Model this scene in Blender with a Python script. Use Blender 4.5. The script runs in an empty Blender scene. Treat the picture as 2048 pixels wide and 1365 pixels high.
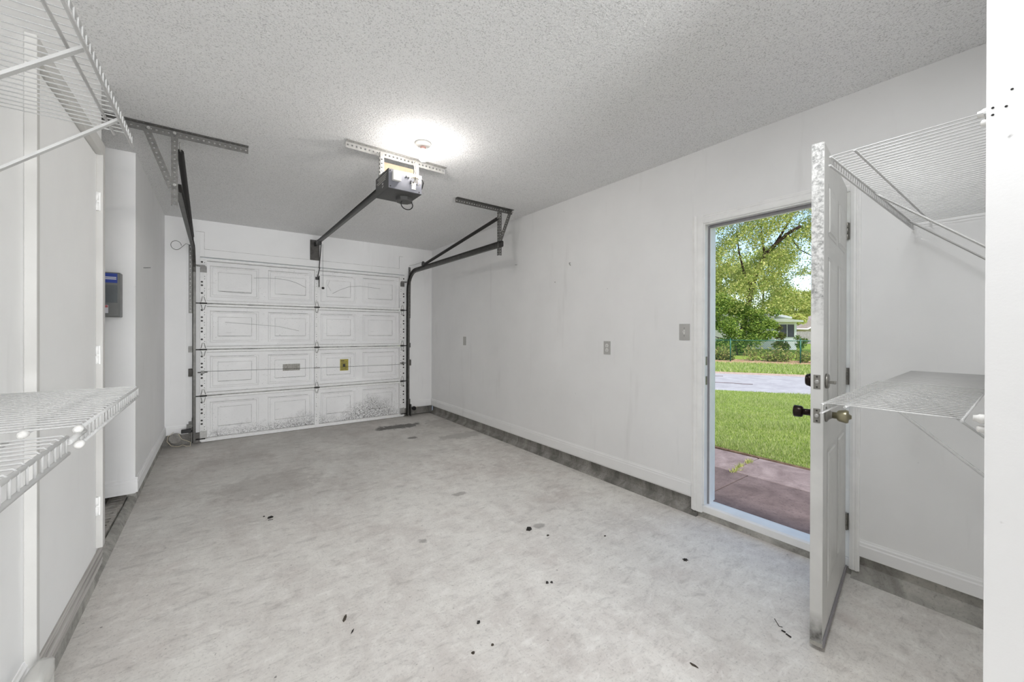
import bpy, bmesh, math, random
import numpy as np
from mathutils import Vector, Matrix

random.seed(7)
rng = np.random.default_rng(7)
sc = bpy.context.scene
COL = sc.collection
sin, cos, pi, R = math.sin, math.cos, math.pi, math.radians

# ------------------------------------------------------------------ camera
F_PX, YAW, PITCH, ROLL, CY = 793.05, 0.6367, 0.0021, 0.0030, 665.15
fw0 = Vector((sin(YAW), cos(YAW), 0)); rt0 = Vector((cos(YAW), -sin(YAW), 0)); up0 = Vector((0, 0, 1))
FWD = fw0 * cos(PITCH) - up0 * sin(PITCH)
up1 = up0 * cos(PITCH) + fw0 * sin(PITCH)
RT = rt0 * cos(ROLL) + up1 * sin(ROLL)
UP = up1 * cos(ROLL) - rt0 * sin(ROLL)
cam = bpy.data.cameras.new('camera')
cam_o = bpy.data.objects.new('camera', cam)
COL.objects.link(cam_o)
cam.sensor_width = 36.0
cam.lens = F_PX / 2048 * 36.0
cam.shift_y = -(682.5 - CY) / 2048
cam.clip_start = 0.02; cam.clip_end = 500
cam_o.matrix_world = Matrix(((RT.x, UP.x, -FWD.x, 0), (RT.y, UP.y, -FWD.y, 0), (RT.z, UP.z, -FWD.z, 1.3), (0, 0, 0, 1)))
sc.camera = cam_o

# ------------------------------------------------------------------ world, sun, big lights, exposure
world = bpy.data.worlds.new('sky'); sc.world = world; world.use_nodes = True
nt = world.node_tree; nt.nodes.clear()
wo = nt.nodes.new('ShaderNodeOutputWorld'); bg = nt.nodes.new('ShaderNodeBackground')
sky = nt.nodes.new('ShaderNodeTexSky'); sky.sky_type = 'NISHITA'
sky.sun_disc = False; sky.sun_elevation = R(48); sky.sun_rotation = R(250)
sky.air_density = 1.0; sky.dust_density = 1.0; sky.ozone_density = 1.0
nt.links.new(sky.outputs[0], bg.inputs[0]); bg.inputs[1].default_value = 0.22
nt.links.new(bg.outputs[0], wo.inputs[0])

sun = bpy.data.lights.new('sun', 'SUN'); sun.energy = 4.0; sun.angle = R(8); sun.color = (1.0, 0.96, 0.9)
sun_o = bpy.data.objects.new('sun', sun); COL.objects.link(sun_o)
sun_o.rotation_euler = Vector((0.15, 0.50, -0.85)).to_track_quat('-Z', 'Y').to_euler()

def area(name, loc, target, sx, sy, power, color=(1, 1, 1)):
    l = bpy.data.lights.new(name, 'AREA'); l.shape = 'RECTANGLE'; l.size = sx; l.size_y = sy
    l.energy = power; l.color = color
    o = bpy.data.objects.new(name, l); COL.objects.link(o); o.location = loc
    o.rotation_euler = (Vector(target) - Vector(loc)).to_track_quat('-Z', 'Y').to_euler()
    return o
area('rear_fill_light', (0.42, -5.36, 1.30), (0.42, 0, 1.30), 1.7, 2.3, 220, (0.965, 0.98, 1.0))  # added unseen fill from behind the camera, no window is built
area('overhead_fill_light', (1.16, 0.34, 2.55), (1.16, 0.34, 0), 0.42, 0.40, 14, (0.97, 0.985, 1.0))  # added fill light above the frame, without a fixture
BULB_STRENGTH = 360.0
sc.view_settings.view_transform = 'Standard'; sc.view_settings.look = 'None'
sc.view_settings.exposure = 0.34; sc.view_settings.gamma = 1.0
sc.view_settings.use_curve_mapping = False
sc.cycles.max_bounces = 14; sc.cycles.diffuse_bounces = 12; sc.cycles.transmission_bounces = 6
sc.cycles.use_adaptive_sampling = True; sc.cycles.adaptive_threshold = 0.03
sc.cycles.use_denoising = True

# ------------------------------------------------------------------ materials
def lin(c):
    return tuple(((v / 255) / 12.92 if v / 255 <= 0.04045 else ((v / 255 + 0.055) / 1.055) ** 2.4) for v in c) + (1,)

class NT:
    def __init__(s, name):
        s.m = bpy.data.materials.new(name); s.m.use_nodes = True
        s.t = s.m.node_tree; s.b = s.t.nodes['Principled BSDF']
        s.pos = s.t.nodes.new('ShaderNodeNewGeometry')
    def n(s, t, **k):
        x = s.t.nodes.new(t)
        for a, v in k.items(): setattr(x, a, v)
        return x
    def l(s, a, b): s.t.links.new(a, b)
    def P(s): return s.pos.outputs['Position']
    def mapping(s, scale=(1, 1, 1), rot=(0, 0, 0)):
        m = s.n('ShaderNodeMapping'); s.l(s.P(), m.inputs[0]); m.inputs['Scale'].default_value = scale
        m.inputs['Rotation'].default_value = rot
        return m.outputs[0]
    def noise(s, scale, detail=4, rough=0.55, vec=None, dist=0):
        x = s.n('ShaderNodeTexNoise'); x.inputs['Scale'].default_value = scale
        x.inputs['Detail'].default_value = detail; x.inputs['Roughness'].default_value = rough
        x.inputs['Distortion'].default_value = dist
        s.l(vec if vec else s.P(), x.inputs['Vector']); return x.outputs['Fac']
    def ramp(s, fac, a, b, ca=0.0, cb=1.0, interp='LINEAR'):
        x = s.n('ShaderNodeMapRange'); x.interpolation_type = interp if interp != 'LINEAR' else 'LINEAR'
        x.inputs['From Min'].default_value = a; x.inputs['From Max'].default_value = b
        x.inputs['To Min'].default_value = ca; x.inputs['To Max'].default_value = cb
        s.l(fac, x.inputs['Value']); return x.outputs[0]
    def math(s, op, a, b):
        x = s.n('ShaderNodeMath', operation=op)
        for i, v in enumerate((a, b)):
            if isinstance(v, (int, float)): x.inputs[i].default_value = v
            else: s.l(v, x.inputs[i])
        return x.outputs[0]
    def mix(s, fac, a, b):
        x = s.n('ShaderNodeMix', data_type='RGBA')
        if isinstance(fac, (int, float)): x.inputs[0].default_value = fac
        else: s.l(fac, x.inputs[0])
        for i, v in ((6, a), (7, b)):
            if isinstance(v, tuple): x.inputs[i].default_value = v
            else: s.l(v, x.inputs[i])
        return x.outputs[2]
    def bump(s, h, strength, dist=0.002):
        x = s.n('ShaderNodeBump'); x.inputs['Strength'].default_value = strength
        x.inputs['Distance'].default_value = dist; s.l(h, x.inputs['Height'])
        s.l(x.outputs[0], s.b.inputs['Normal'])
    def sep(s):
        x = s.n('ShaderNodeSeparateXYZ'); s.l(s.P(), x.inputs[0]); return x.outputs
    def fin(s, color=None, rough=0.6, metal=0.0, spec=None):
        if color is not None:
            if isinstance(color, tuple): s.b.inputs['Base Color'].default_value = color
            else: s.l(color, s.b.inputs['Base Color'])
        s.b.inputs['Roughness'].default_value = rough; s.b.inputs['Metallic'].default_value = metal
        if spec is not None: s.b.inputs['Specular IOR Level'].default_value = spec
        return s.m

def plain(name, rgb, rough=0.5, metal=0.0, var=0.06, scale=14, bump=0.0):
    t = NT(name); c = lin(rgb)
    lo = tuple(v * (1 - var * 2) for v in c[:3]) + (1,)
    f = t.noise(scale, 5)
    col = t.mix(t.ramp(f, 0.35, 0.65), lo, c)
    if bump: t.bump(t.noise(scale * 6, 4), bump, 0.001)
    return t.fin(col, rough, metal)

def wall_paint(name, rgb, speck=0.6):
    t = NT(name); c = lin(rgb)
    lo = tuple(v * 0.93 for v in c[:3]) + (1,)
    big = t.ramp(t.noise(1.3, 5, 0.6), 0.3, 0.7)
    col = t.mix(big, lo, c)
    # scuffs and little dark marks
    m1 = t.noise(26, 3, 0.5); m2 = t.noise(3.1, 4)
    sp = t.math('MULTIPLY', t.ramp(m1, 0.735, 0.80), t.ramp(m2, 0.5, 0.62))
    col = t.mix(t.math('MULTIPLY', sp, speck), col, lin((105, 102, 98)))
    st = t.noise(9, 4, 0.6, t.mapping((1, 1, 0.12)))
    col = t.mix(t.math('MULTIPLY', t.ramp(st, 0.62, 0.8), 0.12), col, lin((140, 137, 132)))
    t.bump(t.noise(120, 3, 0.6), 0.12, 0.002)
    return t.fin(col, 0.55, spec=0.3)

M = {}
M['wall'] = wall_paint('wall_paint', (244, 244, 244))
M['trim'] = wall_paint('trim_paint', (245, 245, 245), 0.4)
M['light_baffle'] = plain('light_baffle_grey', (120, 119, 117), 0.7, var=0.02)  # grey keeps bounced fill light off the partition end
def trim_bright():
    t = NT('door_frame_paint'); c = t.mix(t.ramp(t.noise(9, 4), 0.3, 0.7), lin((240, 240, 239)), lin((250, 250, 249)))
    return t.fin(c, 0.35)
M['frame'] = trim_bright()
M['shaded_trim'] = plain('shaded_trim_paint', (206, 205, 202), 0.5, var=0.03, scale=6)  # darker copy of the trim paint, shade toned into the closet frame
def ceiling_mat():
    t = NT('popcorn_ceiling')
    a = t.noise(95, 4, 0.65); b = t.noise(155, 2, 0.5)
    v = t.n('ShaderNodeTexVoronoi'); v.inputs['Scale'].default_value = 110; t.l(t.P(), v.inputs['Vector'])
    h = t.math('ADD', t.ramp(a, 0.45, 0.62), t.math('MULTIPLY', t.ramp(v.outputs['Distance'], 0.0, 0.45, 1, 0), 0.6))
    big = t.ramp(t.noise(0.9, 3), 0.3, 0.7)
    col = t.mix(big, lin((240, 240, 240)), lin((246, 246, 246)))
    col = t.mix(t.math('MULTIPLY', t.ramp(b, 0.55, 0.66), 0.46), col, lin((158, 158, 158)))
    col = t.mix(t.math('MULTIPLY', t.ramp(a, 0.62, 0.72), 0.5), col, lin((250, 250, 248)))
    t.bump(h, 0.6, 0.005)
    return t.fin(col, 0.85, spec=0.1)
M['ceiling'] = ceiling_mat()

def floor_mat():
    t = NT('stained_concrete')
    n1 = t.noise(1.1, 8, 0.62, dist=0.6); n2 = t.noise(6, 8, 0.7, t.mapping((1.0, 0.45, 1), (0, 0, 0.9)), 0.4)
    n3 = t.noise(2.4, 6, 0.6, dist=0.8); fine = t.noise(85, 5, 0.7)
    col = t.mix(t.ramp(n1, 0.32, 0.68), lin((208, 202, 197)), lin((228, 226, 221)))
    col = t.mix(t.ramp(n2, 0.40, 0.66, 0, 0.8), col, lin((236, 234, 229)))
    col = t.mix(t.ramp(n3, 0.55, 0.72, 0, 0.30), col, lin((194, 182, 176)))
    n4 = t.noise(4.2, 10, 0.75, t.mapping((0.6, 1.4, 1), (0, 0, 0.4)), 0.7)
    col = t.mix(t.ramp(n4, 0.57, 0.70, 0, 0.35), col, lin((150, 146, 142)))
    col = t.mix(t.ramp(fine, 0.54, 0.70, 0, 0.42), col, lin((128, 125, 121)))
    mot = t.noise(14, 7, 0.72, t.mapping((0.7, 1.3, 1), (0, 0, 0.7)), 0.6)
    col = t.mix(t.ramp(mot, 0.52, 0.68, 0, 0.34), col, lin((150, 145, 141)))
    col = t.mix(t.ramp(mot, 0.46, 0.34, 0, 0.5), col, lin((244, 242, 238)))
    br = t.noise(30, 5, 0.7, t.mapping((0.25, 2.2, 1), (0, 0, 0.55)), 0.2)
    col = t.mix(t.ramp(br, 0.58, 0.72, 0, 0.28), col, lin((140, 136, 132)))
    sm = t.noise(38, 3, 0.5); gate = t.noise(3.3, 3)
    col = t.mix(t.math('MULTIPLY', t.ramp(sm, 0.70, 0.75), t.ramp(gate, 0.45, 0.6, 0, 0.75)), col, lin((90, 87, 84)))
    X, Y, Z = t.sep()
    # floor tone darkens towards the vehicle door
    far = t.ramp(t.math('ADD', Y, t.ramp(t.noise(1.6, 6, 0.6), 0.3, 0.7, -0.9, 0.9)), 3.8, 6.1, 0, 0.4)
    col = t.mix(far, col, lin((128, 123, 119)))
    # local stains: x, y, rx, ry, strength
    for (x, y, rx, ry, s, c) in [(1.95, 5.25, 0.32, 0.13, 0.85, (92, 90, 87)), (1.9, 4.6, 0.06, 0.05, 0.7, (100, 97, 94)),
                              (2.45, 4.35, 0.35, 0.14, 0.55, (165, 162, 158)), (2.35, 4.9, 0.22, 0.22, 0.4, (215, 212, 206)),
                              (1.75, 4.35, 0.35, 0.2, 0.35, (212, 208, 203)), (2.5, 5.1, 0.2, 0.3, 0.35, (150, 147, 143)),
                              (1.02, 2.30, 0.035, 0.035, 0.6, (130, 125, 122)), (1.55, 2.8, 0.06, 0.035, 0.6, (140, 135, 131)),
                              (1.72, 2.02, 0.045, 0.035, 0.5, (120, 115, 112)), (0.35, 3.9, 0.4, 0.3, 0.35, (165, 158, 153))]:
        d = t.n('ShaderNodeVectorMath', operation='SUBTRACT'); t.l(t.P(), d.inputs[0]); d.inputs[1].default_value = (x, y, 0)
        e = t.n('ShaderNodeVectorMath', operation='MULTIPLY'); t.l(d.outputs[0], e.inputs[0]); e.inputs[1].default_value = (1 / rx, 1 / ry, 0)
        L = t.n('ShaderNodeVectorMath', operation='LENGTH'); t.l(e.outputs[0], L.inputs[0])
        dd = t.math('ADD', L.outputs['Value'], t.ramp(t.noise(9, 6, 0.65), 0.3, 0.7, -0.5, 0.5))
        col = t.mix(t.ramp(dd, 0.75, 1.1, s, 0), col, lin(c))
    t.bump(t.math('ADD', t.noise(40, 6, 0.7), t.math('MULTIPLY', n2, 0.8)), 0.25, 0.004)
    return t.fin(col, 0.72, spec=0.25)
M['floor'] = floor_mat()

def concrete(name, a, b, scale=5, dark=(80, 78, 75), damt=0.4, vs=1.0):
    t = NT(name)
    n1 = t.noise(scale, 7, 0.65, t.mapping((1, 1, vs)), 0.5); fine = t.noise(scale * 14, 4, 0.6)
    col = t.mix(t.ramp(n1, 0.35, 0.65), lin(a), lin(b))
    col = t.mix(t.ramp(fine, 0.55, 0.72, 0, damt), col, lin(dark))
    t.bump(t.math('ADD', fine, n1), 0.5, 0.006)
    return t.fin(col, 0.85, spec=0.2)
M['stem'] = concrete('foundation_concrete', (140, 138, 133), (192, 190, 184), 6)
M['stem_dark'] = concrete('dirty_foundation_concrete', (112, 110, 106), (168, 165, 160), 7, (58, 57, 54), 0.6, 0.3)
M['brick'] = concrete('grey_brick', (164, 160, 154), (206, 202, 196), 18)
def striped_wood():
    t = NT('bare_ribbed_base')
    w = t.noise(60, 3, 0.6, t.mapping((1, 0.02, 1.3)))
    c = t.mix(t.ramp(w, 0.35, 0.65), lin((158, 154, 150)), lin((205, 202, 198)))
    t.bump(w, 0.4, 0.003)
    return t.fin(c, 0.7)
M['ribbed'] = striped_wood()

def door_steel(name, dirt_hi, amt):
    t = NT(name)
    X, Y, Z = t.sep()
    base = t.mix(t.ramp(t.noise(2.2, 5, 0.6), 0.3, 0.7), lin((230, 230, 230)), lin((242, 242, 242)))
    sp = t.noise(95, 3, 0.6); g = t.noise(2.6, 4, 0.6)
    col = t.mix(t.math('MULTIPLY', t.ramp(sp, 0.655, 0.70), t.ramp(g, 0.42, 0.62, 0.15, 0.8)), base, lin((95, 92, 88)))
    # mildew creeping up from the floor, worst to the right of the centre stile
    gx = t.math('SUBTRACT', 1.0, t.ramp(t.math('ABSOLUTE', t.math('SUBTRACT', X, 1.78), 0), 0.0, 0.42))
    gx2 = t.math('SUBTRACT', 1.0, t.ramp(t.math('ABSOLUTE', t.math('SUBTRACT', X, 0.85), 0), 0.0, 0.6))
    hgt = t.math('ADD', 0.10, t.math('ADD', t.math('MULTIPLY', gx, 0.27), t.math('MULTIPLY', gx2, 0.06)))
    n = t.ramp(t.noise(4.5, 6, 0.7), 0.3, 0.7, -0.10, 0.10)
    z = t.math('SUBTRACT', t.math('ADD', hgt, n), Z)
    band = t.ramp(z, -0.06, 0.12, 0, 1)
    spots = t.ramp(t.noise(85, 6, 0.8), 0.46, 0.58)
    col = t.mix(t.math('MULTIPLY', t.math('MULTIPLY', band, spots), amt), col, lin((58, 56, 54)))
    st = t.noise(22, 4, 0.6, t.mapping((0.25, 1, 2.2)))
    col = t.mix(t.ramp(st, 0.66, 0.76, 0, 0.3), col, lin((120, 117, 112)))
    return t.fin(col, 0.45, spec=0.4)
M['gdoor'] = door_steel('garage_door_steel', 0.3, 0.95)
t = NT('panel_dark_lines')
t.l(t.mix(t.ramp(t.noise(9, 5, 0.7), 0.42, 0.62), lin((196, 195, 192)), lin((96, 94, 90))), t.b.inputs['Base Color']); M['dark_line'] = t.fin(None, 0.7)
M['gstile'] = plain('stile_white_steel', (238, 238, 237), 0.42, var=0.04, scale=30)
M['galv'] = plain('galvanised_steel', (118, 117, 114), 0.42, 0.55, var=0.14, scale=40)
M['galv_light'] = plain('bright_galvanised_steel', (178, 177, 174), 0.4, 0.45, var=0.1, scale=40)
M['track'] = plain('track_steel', (96, 95, 92), 0.4, 0.6, var=0.15, scale=25)
M['plate'] = concrete('dirty_steel_plate', (82, 80, 78), (108, 106, 103), 12)
M['spring'] = plain('dark_spring_steel', (52, 51, 49), 0.4, 0.5, scale=60)
M['black'] = plain('black_plastic', (26, 26, 26), 0.5, var=0.1)
M['blackmetal'] = plain('black_steel', (44, 43, 42), 0.42, 0.3, var=0.1)
M['rail'] = plain('opener_rail_steel', (66, 65, 63), 0.4, 0.4, var=0.12)
M['opener'] = plain('opener_grey_steel', (112, 113, 120), 0.38, 0.3, var=0.04, scale=20)
M['opener_dark'] = plain('opener_dark_grey', (78, 78, 77), 0.5, 0.1, var=0.04)
M['white_plastic'] = plain('white_plastic', (232, 231, 228), 0.4, var=0.03)
M['shelf'] = plain('white_vinyl_wire', (200, 200, 199), 0.35, var=0.03)
M['plate_grey'] = plain('outlet_plate_grey', (186, 185, 182), 0.45, var=0.03)
M['panel_grey'] = plain('panel_box_grey', (118, 119, 118), 0.45, 0.1, var=0.05)
M['panel_dark'] = plain('panel_recess_grey', (98, 104, 107), 0.4, 0.1, var=0.05)
M['blue'] = plain('label_blue', (38, 66, 158), 0.4, var=0.03)
M['label_white'] = plain('label_white', (214, 214, 220), 0.45, var=0.02)
M['label_red'] = plain('label_red', (178, 92, 96), 0.45, var=0.02)
M['print_white'] = plain('printed_white', (205, 204, 200), 0.5, var=0.02)
M['yellow'] = plain('faded_yellow_label', (178, 166, 72), 0.55, var=0.12, scale=40)
M['smudge'] = concrete('worn_sticker_residue', (150, 147, 140), (192, 190, 184), 60, (88, 86, 82), 0.6)
M['print_black'] = plain('printed_black', (40, 38, 34), 0.5, var=0.02)
M['bronze'] = plain('dark_bronze', (40, 28, 24), 0.3, 0.6, var=0.1)
M['brass'] = plain('antique_brass', (158, 152, 126), 0.28, 0.75, var=0.08)
M['nickel'] = plain('dull_nickel', (150, 148, 142), 0.34, 0.75, var=0.1, scale=50)
M['cream'] = plain('cream_wire', (226, 214, 190), 0.5, var=0.04)
M['twine'] = plain('coiled_yellow_wire', (205, 184, 150), 0.6, var=0.1)
M['joist'] = plain('aged_wood', (150, 128, 108), 0.8, var=0.12, scale=20)
M['grey_rubber'] = plain('grey_weatherstrip', (148, 146, 150), 0.6, var=0.04)
M['dark_dirt'] = plain('dark_debris', (44, 41, 38), 0.8, var=0.2, scale=80)
M['wood_dirt'] = plain('brown_debris', (74, 66, 56), 0.8, var=0.2, scale=80)
M['porcelain'] = plain('porcelain', (205, 204, 200), 0.25, var=0.02)
M['duct'] = plain('grey_duct', (158, 157, 154), 0.5, 0.2, var=0.06)
t = NT('lit_bulb'); t.b.inputs['Emission Color'].default_value = (1.0, 0.955, 0.91, 1); t.b.inputs['Emission Strength'].default_value = BULB_STRENGTH
M['bulb'] = t.fin((1, 1, 1, 1), 0.4)
t = NT('bulb_neck_glow'); t.b.inputs['Emission Color'].default_value = (1.0, 0.95, 0.9, 1); t.b.inputs['Emission Strength'].default_value = 2.0
M['bulb_neck'] = t.fin((1, 1, 1, 1), 0.4)
t = NT('bulb_collar'); M['collar'] = t.fin(lin((200, 160, 150)), 0.4)

def door_edge_mat():
    t = NT('weathered_door_edge')
    X, Y, Z = t.sep()
    c = t.mix(t.ramp(t.noise(6, 4), 0.3, 0.7), lin((206, 206, 204)), lin((222, 222, 220)))
    spots = t.ramp(t.noise(55, 5, 0.7), 0.42, 0.62)
    top = t.ramp(t.math('ADD', Z, t.ramp(t.noise(5, 5), 0.3, 0.7, -0.1, 0.1)), 1.26, 1.42)
    worst = t.ramp(Z, 1.95, 2.08)
    bot = t.ramp(Z, 0.07, 0.16, 1, 0)
    col = t.mix(t.math('MULTIPLY', t.math('MULTIPLY', top, spots), 0.85), c, lin((128, 128, 127)))
    col = t.mix(t.math('MULTIPLY', t.math('MULTIPLY', worst, spots), 0.35), col, lin((70, 68, 66)))
    col = t.mix(t.math('MULTIPLY', bot, t.ramp(t.noise(30, 5), 0.3, 0.6, 0.4, 1)), col, lin((96, 95, 92)))
    return t.fin(col, 0.45)
M['door_edge'] = door_edge_mat()
M['door_face'] = plain('door_white_paint', (216, 216, 213), 0.38, var=0.03, scale=6)

# outdoors
def grass_ground():
    t = NT('lawn_ground'); a = t.noise(9, 6, 0.7); b = t.noise(1.1, 4)
    c = t.mix(t.ramp(a, 0.35, 0.65), lin((92, 116, 42)), lin((150, 168, 74)))
    c = t.mix(t.ramp(b, 0.5, 0.7, 0, 0.4), c, lin((152, 150, 92)))
    t.bump(a, 0.6, 0.03); return t.fin(c, 0.95, spec=0.1)
M['lawn'] = grass_ground()
def leafy(name, cols, rough=0.6, trans=0.35):
    t = NT(name); r = t.n('ShaderNodeValToRGB'); r.color_ramp.elements[0].color = lin(cols[0]); r.color_ramp.elements[1].color = lin(cols[-1])
    for i, c in enumerate(cols[1:-1]):
        e = r.color_ramp.elements.new((i + 1) / (len(cols) - 1)); e.color = lin(c)
    t.l(t.pos.outputs['Random Per Island'], r.inputs[0])
    tr = t.n('ShaderNodeBsdfTranslucent'); t.l(r.outputs[0], tr.inputs[0])
    mx = t.n('ShaderNodeMixShader'); mx.inputs[0].default_value = trans
    out = t.t.nodes['Material Output']
    t.l(r.outputs[0], t.b.inputs['Base Color']); t.b.inputs['Roughness'].default_value = rough
    t.b.inputs['Specular IOR Level'].default_value = 0.2
    t.l(t.b.outputs[0], mx.inputs[1]); t.l(tr.outputs[0], mx.inputs[2]); t.l(mx.outputs[0], out.inputs['Surface'])
    return t.m
M['grass'] = leafy('grass_blades', [(116, 142, 56), (160, 180, 90), (186, 198, 120), (200, 200, 150), (138, 160, 74)])
M['leaf_tree'] = leafy('tree_leaves', [(112, 136, 66), (168, 178, 96), (198, 200, 124), (140, 156, 78), (208, 206, 142)])
M['leaf_dark'] = leafy('dark_shrub_leaves', [(66, 98, 44), (118, 146, 62), (164, 180, 88), (88, 118, 52)])
M['leaf_pale'] = leafy('pale_tree_leaves', [(170, 186, 96), (200, 204, 124), (214, 206, 140), (160, 176, 92)])
M['leaf_mix'] = leafy('undergrowth_leaves', [(98, 120, 52), (150, 162, 78), (182, 178, 110), (120, 100, 70), (84, 116, 52)])
M['bark'] = concrete('dark_bark', (50, 38, 34), (96, 78, 70), 7)
M['path'] = concrete('dark_outdoor_concrete', (92, 79, 77), (118, 103, 101), 4, (54, 45, 44), 0.5)
M['path_light'] = concrete('weathered_outdoor_concrete', (116, 101, 99), (150, 135, 132), 4, (84, 74, 74), 0.45)
M['soil'] = concrete('brown_soil', (84, 66, 54), (122, 102, 82), 8)
M['asphalt'] = concrete('pale_road', (150, 148, 150), (170, 168, 169), 3, (140, 134, 138), 0.3)
M['gravel'] = concrete('road_edge_grit', (150, 128, 116), (190, 170, 156), 14, (130, 100, 86), 0.6)
M['mulch'] = concrete('leaf_litter', (150, 118, 92), (186, 158, 128), 6, (104, 72, 56), 0.6)
M['house'] = plain('cream_siding', (246, 242, 232), 0.6, var=0.05, scale=2)
M['house_trim'] = plain('white_house_trim', (240, 240, 240), 0.5, var=0.02)
M['roof'] = concrete('grey_shingle', (138, 126, 124), (168, 156, 152), 9)
M['tan'] = plain('tan_siding', (186, 170, 148), 0.6, var=0.05, scale=2)
M['grey_fence'] = plain('weathered_fence_board', (158, 152, 150), 0.8, var=0.12, scale=6)
M['screen'] = plain('dark_window_screen', (74, 72, 88), 0.3, var=0.1, scale=4)
M['green_metal'] = plain('green_fence_steel', (40, 96, 78), 0.4, 0.2, var=0.08)
M['exterior'] = plain('exterior_siding', (205, 200, 190), 0.7, var=0.05)

# ------------------------------------------------------------------ mesh helpers
class MB:
    def __init__(s): s.v = []; s.f = []; s.sm = []
    def add(s, vs, fs, smooth=False):
        n = len(s.v); s.v += [tuple(v) for v in vs]; s.f += [tuple(i + n for i in f) for f in fs]; s.sm += [smooth] * len(fs)
        return s
    def box(s, x0, x1, y0, y1, z0, z1):
        x0, x1 = min(x0, x1), max(x0, x1); y0, y1 = min(y0, y1), max(y0, y1); z0, z1 = min(z0, z1), max(z0, z1)
        return s.add([(x0, y0, z0), (x1, y0, z0), (x1, y1, z0), (x0, y1, z0), (x0, y0, z1), (x1, y0, z1), (x1, y1, z1), (x0, y1, z1)],
              [(0, 3, 2, 1), (4, 5, 6, 7), (0, 1, 5, 4), (1, 2, 6, 5), (2, 3, 7, 6), (3, 0, 4, 7)])
    def obox(s, c, ax, ay, az):      # half axes
        c, ax, ay, az = map(Vector, (c, ax, ay, az))
        vs = [c + sx * ax + sy * ay + sz * az for sz in (-1, 1) for sx, sy in ((-1, -1), (1, -1), (1, 1), (-1, 1))]
        return s.add(vs, [(0, 3, 2, 1), (4, 5, 6, 7), (0, 1, 5, 4), (1, 2, 6, 5), (2, 3, 7, 6), (3, 0, 4, 7)])
    def tube(s, pts, r, n=8, caps=True, smooth=True):
        pts = [Vector(p) for p in pts]; rs = r if isinstance(r, (list, tuple)) else [r] * len(pts)
        ring0 = len(s.v); vs = []
        prev = None
        for i, p in enumerate(pts):
            d = (pts[min(i + 1, len(pts) - 1)] - pts[max(i - 1, 0)]).normalized()
            if prev is None:
                a = Vector((0, 0, 1)) if abs(d.z) < 0.9 else Vector((1, 0, 0))
                u = d.cross(a).normalized()
            else:
                u = (prev - d * prev.dot(d)).normalized()
            w = d.cross(u); prev = u
            vs += [p + (u * cos(2 * pi * k / n) + w * sin(2 * pi * k / n)) * rs[i] for k in range(n)]
        fs = [(i * n + k, i * n + (k + 1) % n, (i + 1) * n + (k + 1) % n, (i + 1) * n + k) for i in range(len(pts) - 1) for k in range(n)]
        s.add(vs, fs, smooth)
        if caps:
            m = (len(pts) - 1) * n
            s.f.append(tuple(ring0 + k for k in reversed(range(n)))); s.sm.append(False)
            s.f.append(tuple(ring0 + m + k for k in range(n))); s.sm.append(False)
        return s
    def lathe(s, o, d, prof, n=20, smooth=True):   # prof: (distance along d, radius)
        o, d = Vector(o), Vector(d).normalized()
        return s.tube([o + d * p[0] for p in prof], [max(p[1], 1e-4) for p in prof], n, True, smooth) if False else s._lathe(o, d, prof, n, smooth)
    def _lathe(s, o, d, prof, n, smooth):
        a = Vector((0, 0, 1)) if abs(d.z) < 0.9 else Vector((1, 0, 0))
        u = d.cross(a).normalized(); w = d.cross(u)
        n0 = len(s.v)
        vs = [o + d * h + (u * cos(2 * pi * k / n) + w * sin(2 * pi * k / n)) * max(r, 1e-4) for h, r in prof for k in range(n)]
        fs = [(i * n + k, i * n + (k + 1) % n, (i + 1) * n + (k + 1) % n, (i + 1) * n + k) for i in range(len(prof) - 1) for k in range(n)]
        s.add(vs, fs, smooth)
        m = (len(prof) - 1) * n
        s.f.append(tuple(n0 + k for k in reversed(range(n)))); s.f.append(tuple(n0 + m + k for k in range(n))); s.sm += [False, False]
        return s
    def prism(s, poly, axis, a, b):   # poly in the two other axes, extruded along axis
        def P(q, t):
            return {'x': (t, q[0], q[1]), 'y': (q[0], t, q[1]), 'z': (q[0], q[1], t)}[axis]
        n = len(poly)
        vs = [P(q, a) for q in poly] + [P(q, b) for q in poly]
        return s.add(vs, [tuple(range(n - 1, -1, -1)), tuple(range(n, 2 * n))] + [(k, (k + 1) % n, n + (k + 1) % n, n + k) for k in range(n)])
    def strip(s, p0, p1, wdir, w, pitch=0.025, hr=0.0045, thick=0.0025, rows=1):
        """flat steel strip with punched octagonal holes"""
        p0, p1, wd = Vector(p0), Vector(p1), Vector(wdir).normalized()
        L = (p1 - p0).length; d = (p1 - p0).normalized(); nrm = d.cross(wd).normalized()
        n = max(1, int(round(L / pitch))); st = L / n; cw = w / rows
        for i in range(n):
            for r_ in range(rows):
                c = p0 + d * (st * (i + .5)) + wd * (cw * (r_ + .5))
                outs = [(1, 0), (1, 1), (0, 1), (-1, 1), (-1, 0), (-1, -1), (0, -1), (1, -1)]
                vs = []
                for sgn in (0, 1):
                    off = nrm * (thick * sgn)
                    vs += [c + off + d * (st / 2 * a) + wd * (cw / 2 * b) for a, b in outs]
                    vs += [c + off + d * (hr * cos(k * pi / 4)) + wd * (hr * sin(k * pi / 4)) for k in range(8)]
                fs = []
                for k in range(8):
                    j = (k + 1) % 8
                    fs += [(k, 8 + k, 8 + j, j), (16 + k, 16 + j, 24 + j, 24 + k), (8 + k, 24 + k, 24 + j, 8 + j)]
                s.add(vs, fs)
        # side edges
        for e in (0, 1):
            q0 = p0 + wd * w * e; q1 = p1 + wd * w * e; t_ = nrm * thick
            s.add([q0, q1, q1 + t_, q0 + t_], [(0, 1, 2, 3)])
        return s
    def angle(s, p0, p1, d1, w1, d2, w2, **k):
        s.strip(p0, p1, d1, w1, **k); s.strip(p0, p1, d2, w2, **k); return s
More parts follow.
